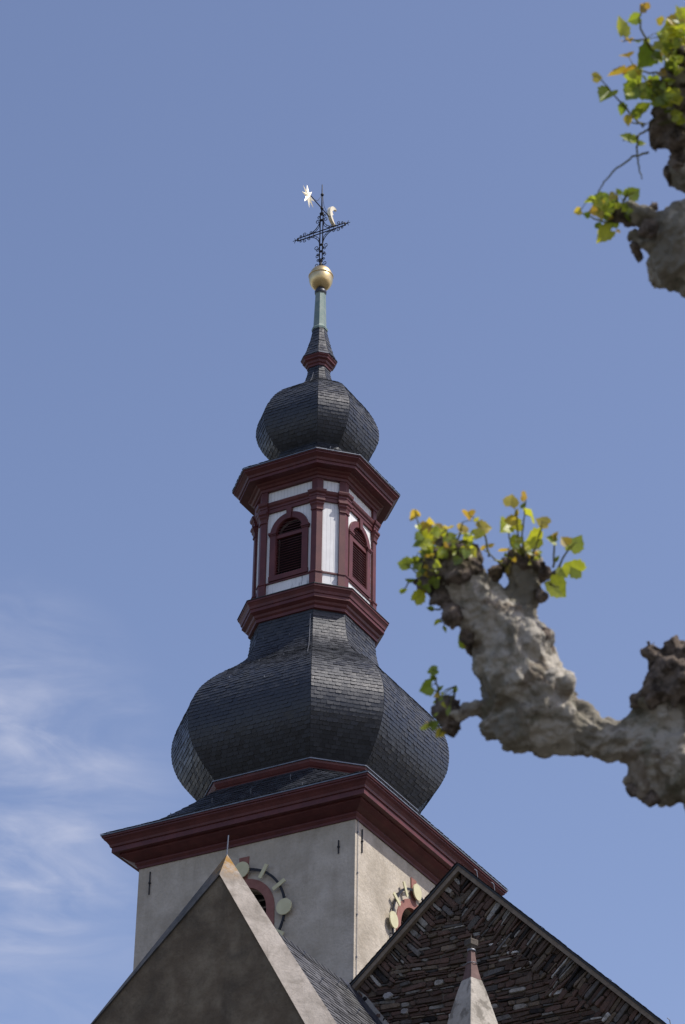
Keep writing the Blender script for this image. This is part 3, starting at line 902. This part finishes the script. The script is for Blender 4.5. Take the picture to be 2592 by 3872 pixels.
# level courses inside
z = ap[1] - .55
def inner_clip(pl):
    for side, s in ((-1, sL), (1, sR)):
        L = math.hypot(1, s)
        # below the verge line shifted inwards by the band width
        a, b = side * s / L, 1 / L
        c = a * ap[0] + b * ap[1] - BANDS[side] + .18
        pl = clip(pl, a, b, c)
        if len(pl) < 3: return []
    return clip(pl, -1, 0, -xa - .12)
while z > -10.2:
    hh = rs.choice((rs.uniform(.05, .085), rs.uniform(.08, .145)))
    x = xa + rs.uniform(-.2, 0)
    while x < 12.5:
        ln = rs.uniform(.14, .42) if rs.random() < .8 else rs.uniform(.35, .65)
        def wob(xx, zz): return zz + .022 * math.sin(xx * 1.3 + zz * .7) + .016 * math.sin(xx * 3.1 + zz * 5.3)
        e = .008
        j = lambda: rs.uniform(-.012, .012)
        if rs.random() < .014:       # a pale round boulder let into the courses
            r_ = rs.uniform(.07, .13); k_ = rs.uniform(.8, 1.1)
            bp = [(x + r_ * 1.25 * math.cos(2 * math.pi * q / 9) * rs.uniform(.9, 1.1), z - hh / 2 + r_ * .85 * math.sin(2 * math.pi * q / 9) * rs.uniform(.9, 1.1)) for q in range(9)]
            if len(inner_clip(bp)) >= 9: stone(mb, bp, .035, (.40 * k_, .385 * k_, .365 * k_))
        pl = [(x + e + j(), wob(x, z) - e), (x + ln - e + j(), wob(x + ln, z) - e), (x + ln - e + j(), wob(x + ln, z - hh) + e + j()), (x + e + j(), wob(x, z - hh) + e + j())]
        stone(mb, inner_clip(pl[::-1]))
        x += ln
    z -= hh
st = mb.build('stonework', M['rubble'], wallB)
# pale mortar fillet against the valley
mb = MB()
f0 = (4.40, yg + .045); pts = []
mb.prism([(4.40, yg - .02, verge(4.40) - .10), (4.54, yg - .02, verge(4.54) - .08), (7.4, yg - .02, rz - (7.27 - rx) * sr + .10), (7.24, yg - .02, rz - (7.24 - rx) * sr + .02)],
         [(4.40, yg + .06, verge(4.40) - .10), (4.54, yg + .06, verge(4.54) - .08), (7.4, yg + .06, rz - (7.27 - rx) * sr + .10), (7.24, yg + .06, rz - (7.24 - rx) * sr + .02)])
mb.build('mortar_fillet', M['pale_mortar'], wallB)
# roof: boards under the slates at the verge, then the slates
yr = 9.0
mb = MB()
def slope_slab(mb, x0, x1, y0, y1, up0, up1):
    a = [(x0, y0, verge(x0) + up0), (x1, y0, verge(x1) + up0), (x1, y0, verge(x1) + up1), (x0, y0, verge(x0) + up1)]
    mb.prism(a, [(p[0], y1, p[2]) for p in a])
for x0, x1 in ((ap[0], xa - .14), (ap[0], xz)):
    slope_slab(mb, x0, x1, yg - .16, yr, .03, .085)
mb2 = MB()
for x0, x1 in ((ap[0], xa - .12), (ap[0], xz)):
    slope_slab(mb2, x0, x1, yg - .14, yg - .02, -.10, .026)
for x0, x1, flip in ((ap[0], xa - .16, True), (ap[0], xz, False)):
    t0, t1 = (x0, yg - .19, verge(x0) + .09), (x0, yr, verge(x0) + .09)
    b0, b1 = (x1, yg - .19, verge(x1) + .09), (x1, yr, verge(x1) + .09)
    if flip: plane_rows(mb, t1, t0, b1, b0, .17, .26)
    else: plane_rows(mb, t0, t1, b0, b1, .17, .26)
rf = mb.build('roof', M['slate_edge'], Bn)
mb2.build('bargeboard', M['wood'], rf)
for x in (11.6, 12.1, 7.35, 7.75):
    mb = MB()
    mb.tube([(x, yg + .1, verge(x) + .1), (x, yg + .05, verge(x) + .25), (x - .05, yg + .05, verge(x) + .30)], .010, 5)
    mb.build('roof_hook', M['zinc'], rf)

# ================================================================== PINNACLE
px, py = 8.463, -8.0
Pn = thing('stone_pinnacle', 'weathered stone pinnacle with a small cross block on top, before the rubble gable', 'pinnacle', (px, py, GROUND))
an0 = R(26.3 - 3.0)
def sqr(s, z, tw=0.0):       # square with a corner turned to az an0, s = half diagonal
    return [(px + s * math.sin(an0 + tw + k * math.pi / 2), py - s * math.cos(an0 + tw + k * math.pi / 2), z) for k in range(4)]
mb = MB()
mb.loft([sqr(.80, GROUND), sqr(.80, -9.0), sqr(.74, -8.7), sqr(.50, -7.95), sqr(.375, -7.55), sqr(.285, -7.27), sqr(.205, -7.06)], True, (False, True))
mb.build('shaft', M['pinnacle_stone'], Pn, bevel=.012)
mb = MB(); mb.loft([sqr(.195, -7.058), sqr(.15, -6.90), sqr(.108, -6.71), sqr(.085, -6.55), sqr(.072, -6.43)], True, (False, True)); mb.build('neck', M['red_stone'], Pn, bevel=.006)
mb = MB()
mb.loft(lathe([(.105, -6.715), (.118, -6.705), (.105, -6.695)], 20, px, py), True)
mb.build('band', M['zinc'], Pn, True)
mb = MB()
mb.loft(lathe([(.07, -6.44), (.086, -6.43), (.086, -6.405), (.07, -6.395)], 20, px, py), True)
mb.build('band', M['zinc'], Pn, True)
mb = MB()
mb.loft([sqr(.075, -6.43), sqr(.08, -6.375), sqr(.10, -6.335), sqr(.14, -6.315), sqr(.145, -6.21), sqr(.13, -6.19), sqr(.09, -6.175)], True, (True, True))
mb.tube([(px, py, -6.2), (px, py, -6.09)], .012, 6)
mb.build('finial', M['mortar'], Pn, bevel=.01)

# ================================================================== PLANE TREE
def at(x, y, dist):       # picture position on the 1568 wide view at a distance from the camera
    v = CF + CR * ((x - 784) / 6256.65) - CU * ((y - 1171) / 6256.65)
    return CAM + v.normalized() * dist
def zA(x, y): return ((1450 + x * .7283) / 1.6531, (1800 + y * .7283) / 1.6531)
def zB(x, y): return ((2100 + x * .491) / 1.6531, (y * .491) / 1.6531)
SA, SB = .7283 / 1.6531, .491 / 1.6531
DA, DB = 9.6, 9.3
PM = lambda d: d / 6256.65          # metres per view pixel at distance d
tb = at(1990, 1900, 9.6)
Tr = thing('plane_tree', 'pollarded plane tree with knobbly grey limbs and fresh yellow green leaves, close at the right', 'tree', (tb.x, tb.y, GROUND))
tx_big = bpy.data.textures.new('bark_lumps', 'CLOUDS'); tx_big.noise_scale = .13; tx_big.noise_depth = 1
tx_mid = bpy.data.textures.new('bark_knobs', 'CLOUDS'); tx_mid.noise_scale = .062; tx_mid.noise_depth = 3; tx_mid.noise_type = 'HARD_NOISE'
tx_ridge = bpy.data.textures.new('bark_folds', 'MUSGRAVE'); tx_ridge.musgrave_type = 'RIDGED_MULTIFRACTAL'; tx_ridge.noise_scale = .16; tx_ridge.octaves = 3; tx_ridge.noise_intensity = .6
tx_fine = bpy.data.textures.new('knuckle_crumbs', 'CLOUDS'); tx_fine.noise_scale = .016; tx_fine.noise_depth = 3
def lumpy(mb, name, m, parent, voxel, d_big, d_mid, d_fine=0.0, smooth_it=6):
    o = mb.build(name, m, parent, True)
    r = o.modifiers.new('remesh', 'REMESH'); r.mode = 'VOXEL'; r.voxel_size = voxel; r.use_smooth_shade = True
    s = o.modifiers.new('smooth', 'SMOOTH'); s.iterations = smooth_it; s.factor = .5
    for tx, st_ in ((tx_big, d_big), (tx_ridge, -.35 * d_big if m == M['bark'] else 0), (tx_mid, d_mid), (tx_fine, d_fine)):
        if st_:
            d = o.modifiers.new('lumps', 'DISPLACE'); d.texture = tx; d.strength = st_; d.mid_level = .5; d.texture_coords = 'GLOBAL'
    return o
def chain(mb, pts, zf, sc_, D):     # overlapping balls and tubes along (x, y, r, depth offset)
    q = [(at(*zf(p[0], p[1]), D + (p[3] if len(p) > 3 else 0)), p[2] * sc_ * PM(D)) for p in pts]
    for c, r in q: mb.ball(c, r, 14, 9)
    for (c0, r0), (c1, r1) in zip(q[:-1], q[1:]):
        mb.tube([c0.lerp(c1, k / 4) for k in range(5)], [r0 + (r1 - r0) * k / 4 for k in range(5)], 14)
# trunk and the limb stubs outside the picture
mb = MB()
mb.tube([Vector((tb.x, tb.y, GROUND - .2)), Vector((tb.x, tb.y, GROUND + .4)), Vector((tb.x, tb.y, tb.z - .8)), tb], [.42, .30, .24, .26], 18)
mb.ball(tb, .30, 16, 10)
tr_top = at(2050, 1250, 9.45)
mb.tube([tb, tb.lerp(tr_top, .5), tr_top], [.25, .21, .22], 16); mb.ball(tr_top, .23)
tr_top2 = at(2000, 420, 9.3)
mb.tube([tr_top, tr_top2], [.2, .17], 16); mb.ball(tr_top2, .2)
lumpy(mb, 'trunk', M['bark'], Tr, .02, .05, .02)
# long limb reaching left
mb = MB()
chain(mb, [(3050, 1900, 170, .0), (2300, 1850, 160, .0), (1750, 1650, 170), (1520, 1430, 200), (1420, 1370, 165), (1250, 1362, 132), (1120, 1358, 128), (1000, 1335, 142), (870, 1275, 175), (760, 1200, 215)], zA, SA, DA)
chain(mb, [(1520, 1430, 190), (1400, 1520, 140), (1470, 1610, 120)], zA, SA, DA)
chain(mb, [(700, 1240, 180), (640, 1290, 110)], zA, SA, DA)
chain(mb, [(760, 1200, 200), (720, 1060, 225), (690, 930, 200), (640, 800, 170), (550, 710, 170), (450, 630, 165), (390, 540, 140), (350, 470, 100)], zA, SA, DA)
chain(mb, [(900, 1100, 85), (850, 980, 75), (660, 760, 110, .03), (705, 680, 88, .05), (725, 570, 92, .06), (745, 480, 90, .06)], zA, SA, DA)
chain(mb, [(520, 1200, 70), (440, 1205, 45), (360, 1230, 60)], zA, SA, DA)
chain(mb, [(1520, 1400, 180), (1480, 1180, 150), (1450, 1060, 95)], zA, SA, DA)
for (x, y, r, d) in ((915, 1085, 75, -.03), (700, 760, 70, -.05), (850, 1180, 80, -.05), (620, 1050, 90, -.07), (450, 700, 70, -.06), (780, 1330, 70, -.03), (1330, 1600, 80, -.04), (560, 1310, 70, -.02), (690, 880, 70, -.07)):
    mb.ball(at(*zA(x, y), DA + d), r * SA * PM(DA), 12, 8)
limb1 = lumpy(mb, 'limb', M['bark'], Tr, .007, .075, .034, .006, 4)
# dark crusted knuckles
def knuckle(spots, zf, sc_, D, seed, n=26, kr=.34):
    rk = random.Random(seed)
    mb = MB()
    for (x, y, r, d) in spots:
        c = at(*zf(x, y), D + d); rr = r * sc_ * PM(D)
        mb.ball(c, rr * .9, 12, 8)
        for _ in range(n):
            v_ = Vector((rk.gauss(0, 1), rk.gauss(0, 1), rk.gauss(0, 1))).normalized()
            mb.ball(c + v_ * rr * rk.uniform(.7, 1.0), rr * rk.uniform(kr * .5, kr), 8, 6)
    return mb
lumpy(knuckle([(430, 400, 85, .0), (370, 400, 80, -.05), (330, 420, 95, -.04), (300, 500, 95, -.05), (400, 500, 70, -.10), (470, 420, 60, .0), (260, 480, 75, 0), (240, 550, 65, -.02), (460, 480, 60, -.05), (300, 640, 60, -.08), (350, 720, 70, -.1)], zA, SA, DA, 1), 'knuckle', M['knuckle'], Tr, .008, .03, .025, .012, 1)
lumpy(knuckle([(575, 510, 48, .08), (700, 425, 65, .05), (760, 440, 60, .03), (840, 490, 55, .0), (820, 625, 36, 0), (640, 450, 45, .1), (595, 590, 38, .1)], zA, SA, DA, 2), 'knuckle', M['knuckle'], Tr, .008, .03, .025, .012, 1)
lumpy(knuckle([(335, 1210, 85, 0), (345, 1290, 65, 0), (290, 1230, 50, 0)], zA, SA, DA, 3), 'knuckle', M['knuckle'], Tr, .007, .02, .025, .012, 1)
lumpy(knuckle([(1385, 905, 60, 0), (1430, 980, 75, 0), (1500, 960, 80, 0), (1560, 1010, 90, .02), (1420, 1070, 75, -.06), (1330, 1170, 60, -.02), (1520, 1100, 85, -.09), (1620, 1100, 100, -.06), (1470, 1020, 95, -.06), (1560, 1040, 100, -.08), (1500, 900, 65, 0), (1410, 1130, 70, -.08), (1590, 930, 80, 0), (1650, 1000, 100, -.05)], zA, SA, DA, 4), 'knuckle', M['knuckle'], Tr, .008, .03, .025, .012, 1)
for kk, spots in enumerate(([(815, 830, 60, -.04), (845, 910, 50, 0)], [(440, 830, 55, -.05), (460, 900, 40, 0)], [(1300, 1630, 50, -.05), (1390, 1670, 60, -.05)])):
    lumpy(knuckle(spots, zA, SA, DA, 5 + 10 * kk, 18), 'knuckle', M['knuckle'], Tr, .008, .02, .022, .012, 1)
# upper limbs
mb = MB()
chain(mb, [(2100, 1900, 340, .05), (1500, 1960, 330, .0), (1080, 1960, 320), (930, 1990, 245), (860, 2090, 170)], zB, SB, DB)
chain(mb, [(980, 1800, 230), (830, 1720, 120), (700, 1660, 75), (560, 1640, 70)], zB, SB, DB)
chain(mb, [(800, 1900, 120), (680, 1880, 60), (610, 1830, 45)], zB, SB, DB)
chain(mb, [(930, 2160, 140), (1040, 2140, 170)], zB, SB, DB)
lumpy(mb, 'limb', M['bark'], Tr, .008, .07, .036, .008, 3)
mb = MB()
chain(mb, [(2000, 1500, 200, .1), (1400, 1420, 190, .0), (1080, 1330, 130), (980, 1280, 105), (960, 1100, 120), (960, 800, 150), (1000, 560, 150)], zB, SB, DB)
lumpy(mb, 'limb', M['bark'], Tr, .008, .07, .036, .008, 3)
lumpy(knuckle([(990, 520, 170, 0), (900, 700, 130, 0), (860, 860, 130, 0), (820, 1000, 100, 0), (780, 1090, 75, 0), (930, 1060, 130, -.03), (910, 1340, 75, 0), (960, 1250, 90, -.03), (1010, 760, 150, -.04)], zB, SB, DB, 6, 30, .30), 'knuckle', M['knuckle'], Tr, .008, .03, .03, .014, 1)
lumpy(knuckle([(500, 1620, 85, 0), (450, 1690, 55, 0), (560, 1690, 70, 0), (760, 1600, 60, 0), (620, 1900, 55, 0), (660, 1640, 60, 0), (650, 1980, 60, 0), (720, 1760, 90, -.04)], zB, SB, DB, 7, 22, .32), 'knuckle', M['knuckle'], Tr, .008, .025, .025, .012, 1)

# shoots and leaves
LOBES = [(0, 0), (.12, -.09), (.36, -.16), (.44, -.03), (.58, .04), (.56, .16), (.66, .36), (.52, .44), (.48, .60), (.32, .70), (.17, .84), (0, 1.0)]
def leaf(mb, base, direction, normal, size, color, rk, narrow=1.0):
    d = direction.normalized(); n = (normal - d * normal.dot(d)).normalized(); s = d.cross(n)
    fold = rk.uniform(.05, .5); curl = rk.uniform(-.5, .6)
    def pt(x, y): return base + s * (x * size * .95 * narrow) + d * (y * size) + n * (abs(x) * size * fold - curl * size * y * y * .6)
    # midrib split so each half bends
    mid = [pt(0, y) for y in (0, .30, .65, 1.0)]
    for sg in (1, -1):
        o = [pt(sg * x, y) for x, y in LOBES]
        polys = [[mid[0], o[1], o[2], o[3], mid[1]], [mid[1], o[3], o[4], o[5], o[6]], [mid[1], o[6], o[7], mid[2]], [mid[2], o[7], o[8], o[9], ], [mid[2], o[9], o[10], mid[3]]]
        for p in polys: mb.poly(p if sg > 0 else p[::-1], None, color)
COLS = {'y': [(.46, .50, .05), (.52, .52, .055), (.42, .48, .05)], 'g': [(.22, .29, .035), (.27, .34, .04), (.18, .25, .03)], 'o': [(.46, .33, .05), (.38, .25, .045), (.50, .40, .06)]}
def foliage(name, shoots, leaves, zf, sc_, D, seed, filler=(), fn=0, fs=(16, 30), parent=None):
    rk = random.Random(seed)
    ml, mt = MB(), MB()
    nodes = []
    for sh in shoots:
        dz = rk.uniform(-.05, .05)
        pl = [at(*zf(x, y), D + dz * (i / max(1, len(sh) - 1))) for i, (x, y) in enumerate(sh)]
        dense = []
        for a, b in zip(pl[:-1], pl[1:]):
            for k in range(6): dense.append(a.lerp(b, k / 6) + Vector((rk.gauss(0, .0015), rk.gauss(0, .0015), rk.gauss(0, .0015))))
        dense.append(pl[-1])
        r0 = .0042
        mt.tube(dense, [r0 - .0024 * k / len(dense) for k in range(len(dense))], 5, (.17, .17, .05))
        nodes += dense
    view = -CF
    def put(x, y, sz, c, dd=None):
        p = at(*zf(x, y), D + (rk.uniform(-.05, .05) if dd is None else dd))
        size = sz * sc_ * PM(D) * 1.7
        near = min(nodes, key=lambda q: (q - p).length) if nodes else p
        out_ = (p - near)
        if out_.length < .012: out_ = Vector((rk.uniform(-1, 1), rk.uniform(-.4, .4), rk.uniform(-.2, 1))) * .02
        d = (out_.normalized() + Vector((rk.gauss(0, .35), rk.gauss(0, .35), rk.gauss(0, .3)))).normalized()
        nrm = (view * rk.uniform(.7, 1.0) + Vector((0, 0, 1)) * rk.uniform(-.1, .6) + CR * rk.gauss(0, .3)).normalized()
        d = (d - view * d.dot(view) * .6).normalized()
        if abs(nrm.dot(d)) > .9: nrm = CU
        # keep the blade mostly broadside
        b = p - d * size * .5
        mt.tube([near, near.lerp(b, .5) + Vector((0, 0, .004)), b], [.0018, .0015, .0012], 4, (.22, .23, .06))
        base = rk.choice(COLS[c]); k = rk.uniform(.85, 1.15)
        leaf(ml, b, d, nrm, size, tuple(q * k for q in base), rk, rk.uniform(.75, 1.1) if sz > 26 else rk.uniform(.45, .8))
    for l in leaves: put(*l)
    for _ in range(fn):
        x, y, r = rk.choice(filler)
        a = rk.uniform(0, 2 * math.pi); q = r * math.sqrt(rk.random())
        put(x + q * math.cos(a), y + q * math.sin(a), rk.uniform(*fs), rk.choice('gggoyyy'), rk.uniform(-.15, .03))
    f = ml.build(name, M['leaf'], parent or Tr, True)
    mt.build('shoot', M['leaf'], f, True)
foliage('foliage', [[(240, 400), (190, 270), (165, 190)], [(300, 360), (265, 300), (245, 240)], [(380, 360), (400, 300), (410, 240)], [(340, 370), (330, 280)], [(470, 420), (430, 330)], [(550, 420), (530, 310), (485, 225), (445, 200)], [(300, 480), (185, 440), (110, 460)], [(250, 560), (140, 545), (100, 600)], [(250, 560), (190, 610)], [(300, 690), (240, 690)], [(330, 740), (280, 765)], [(450, 850), (410, 850)]],
    [(150, 212, 36, 'o'), (175, 188, 26, 'o'), (185, 270, 22, 'y'), (245, 232, 30, 'o'), (225, 268, 32, 'o'), (240, 285, 40, 'y'), (332, 278, 34, 'o'), (300, 300, 40, 'y'), (262, 325, 46, 'y'), (350, 335, 40, 'g'), (405, 262, 35, 'o'), (420, 300, 36, 'y'), (445, 200, 36, 'o'), (487, 222, 20, 'y'), (530, 265, 44, 'o'), (492, 308, 36, 'y'), (465, 300, 26, 'y'), (240, 370, 42, 'g'), (300, 360, 42, 'y'), (190, 350, 25, 'y'), (108, 460, 42, 'y'), (188, 442, 48, 'g'), (150, 455, 26, 'g'), (140, 545, 28, 'g'), (108, 598, 24, 'g'), (190, 612, 52, 'y'), (215, 585, 30, 'o'), (240, 690, 22, 'g'), (278, 765, 26, 'y'), (320, 800, 20, 'g'), (410, 852, 40, 'g'), (430, 880, 24, 'o'), (520, 380, 26, 'o'), (565, 358, 22, 'o'), (280, 340, 36, 'o'), (375, 370, 32, 'g'), (215, 330, 30, 'y')],
    zA, SA, DA, 11, [(300, 400, 110), (230, 520, 70), (400, 380, 80), (260, 340, 90)], 120, (15, 34))
foliage('foliage', [[(735, 420), (722, 300), (740, 110)], [(720, 410), (700, 300), (690, 180)], [(760, 430), (790, 370), (815, 290), (825, 230)], [(885, 470), (890, 340), (895, 300)], [(910, 475), (960, 380), (1005, 345)], [(890, 490), (980, 480)], [(860, 560), (915, 580)], [(640, 470), (590, 440), (520, 380)], [(690, 420), (660, 330), (640, 260)]],
    [(665, 122, 42, 'o'), (737, 108, 30, 'o'), (728, 150, 22, 'g'), (770, 190, 54, 'y'), (695, 185, 24, 'o'), (632, 265, 50, 'y'), (655, 230, 38, 'o'), (690, 258, 34, 'y'), (783, 332, 56, 'y'), (755, 362, 36, 'y'), (685, 348, 40, 'y'), (620, 395, 34, 'o'), (592, 440, 38, 'y'), (640, 472, 36, 'o'), (822, 238, 42, 'o'), (815, 285, 26, 'y'), (808, 395, 26, 'o'), (868, 330, 38, 'g'), (895, 303, 26, 'o'), (1005, 350, 62, 'y'), (940, 335, 32, 'o'), (985, 475, 58, 'y'), (942, 505, 40, 'y'), (915, 585, 84, 'y'), (700, 390, 24, 'y'), (780, 430, 24, 'y'), (905, 430, 22, 'g')],
    zA, SA, DA, 12, [(700, 400, 70), (780, 430, 50)], 16, (14, 24))
foliage('foliage', [[(290, 1130), (270, 1050), (255, 1000)], [(300, 1150), (270, 1115), (220, 1105)], [(330, 1300), (235, 1290)], [(330, 1260), (290, 1350)], [(370, 1150), (375, 1090)]],
    [(255, 1018, 32, 'g'), (235, 1062, 22, 'g'), (265, 1050, 22, 'g'), (218, 1104, 42, 'g'), (300, 1100, 22, 'g'), (375, 1100, 22, 'g'), (240, 1278, 40, 'o'), (222, 1302, 32, 'y'), (290, 1335, 30, 'o'), (265, 1290, 28, 'g')], zA, SA, DA, 13, [(300, 1180, 60)], 9, (14, 24))
foliage('foliage', [[(760, 400), (660, 230), (650, 140), (690, 20)], [(740, 380), (690, 300), (520, 320)], [(680, 980), (560, 850), (490, 770), (330, 590)], [(700, 960), (570, 935)], [(720, 1000), (600, 1060), (520, 1080)], [(880, 400), (900, 250), (930, 100)], [(960, 380), (985, 280), (990, 200)], [(820, 560), (700, 560), (600, 500)], [(820, 620), (640, 650)], [(720, 1175), (600, 1210), (450, 1310), (360, 1420), (330, 1490)], [(640, 1040), (630, 1140), (645, 1280), (670, 1380)]],
    [(510, 190, 92, 'y'), (600, 150, 60, 'g'), (680, 50, 44, 'o'), (930, 100, 84, 'y'), (800, 155, 34, 'o'), (880, 190, 70, 'y'), (830, 260, 76, 'g'), (880, 315, 90, 'y'), (950, 240, 64, 'y'), (530, 320, 38, 'o'), (575, 310, 28, 'o'), (620, 325, 40, 'g'), (700, 310, 30, 'y'), (700, 450, 104, 'g'), (545, 440, 60, 'o'), (480, 575, 92, 'o'), (570, 550, 80, 'o'), (330, 597, 48, 'o'), (640, 650, 130, 'g'), (590, 715, 80, 'g'), (385, 742, 100, 'g'), (690, 820, 70, 'y'), (720, 720, 64, 'g'), (520, 850, 56, 'g'), (575, 935, 50, 'o'), (640, 860, 50, 'g'), (545, 1060, 64, 'g'), (600, 1080, 38, 'g'), (670, 1100, 38, 'g'), (950, 450, 70, 'g'), (870, 480, 80, 'g'), (985, 130, 60, 'y'), (760, 620, 60, 'g'), (980, 330, 60, 'y')],
    zB, SB, DB, 14, [(930, 560, 120), (880, 420, 100), (830, 720, 90), (930, 850, 100), (640, 650, 110), (940, 300, 110), (900, 200, 80)], 130, (30, 62))
foliage('foliage', [[(400, 1720), (300, 1680), (170, 1625)], [(430, 1700), (350, 1560), (250, 1530)], [(520, 1560), (560, 1500), (610, 1480)], [(430, 1700), (350, 1760), (370, 1830)], [(480, 1580), (475, 1470)]],
    [(480, 1475, 34, 'g'), (610, 1485, 66, 'g'), (550, 1480, 34, 'g'), (390, 1530, 64, 'g'), (330, 1560, 56, 'g'), (250, 1540, 58, 'g'), (168, 1628, 34, 'o'), (305, 1620, 64, 'o'), (235, 1652, 34, 'g'), (370, 1815, 82, 'y'), (440, 1700, 60, 'g'), (490, 1785, 22, 'o'), (430, 1590, 50, 'g'), (340, 1730, 36, 'g')], zB, SB, DB, 15, [(480, 1640, 100), (380, 1580, 90)], 30, (26, 44))
foliage('foliage', [[(1000, 500), (1150, 350), (1250, 200)], [(1000, 700), (1200, 700), (1400, 600)], [(1080, 1330), (1250, 1150), (1400, 1000)], [(1400, 1420), (1500, 1200), (1650, 1050)], [(1150, 350), (1400, 300)]],
    [], zB, SB, DB, 16, [(1200, 420, 170), (1250, 700, 180), (1350, 1000, 180), (1550, 1150, 180), (1450, 600, 200)], 190, (40, 75))  # leaves added out of view to shade the upper limb
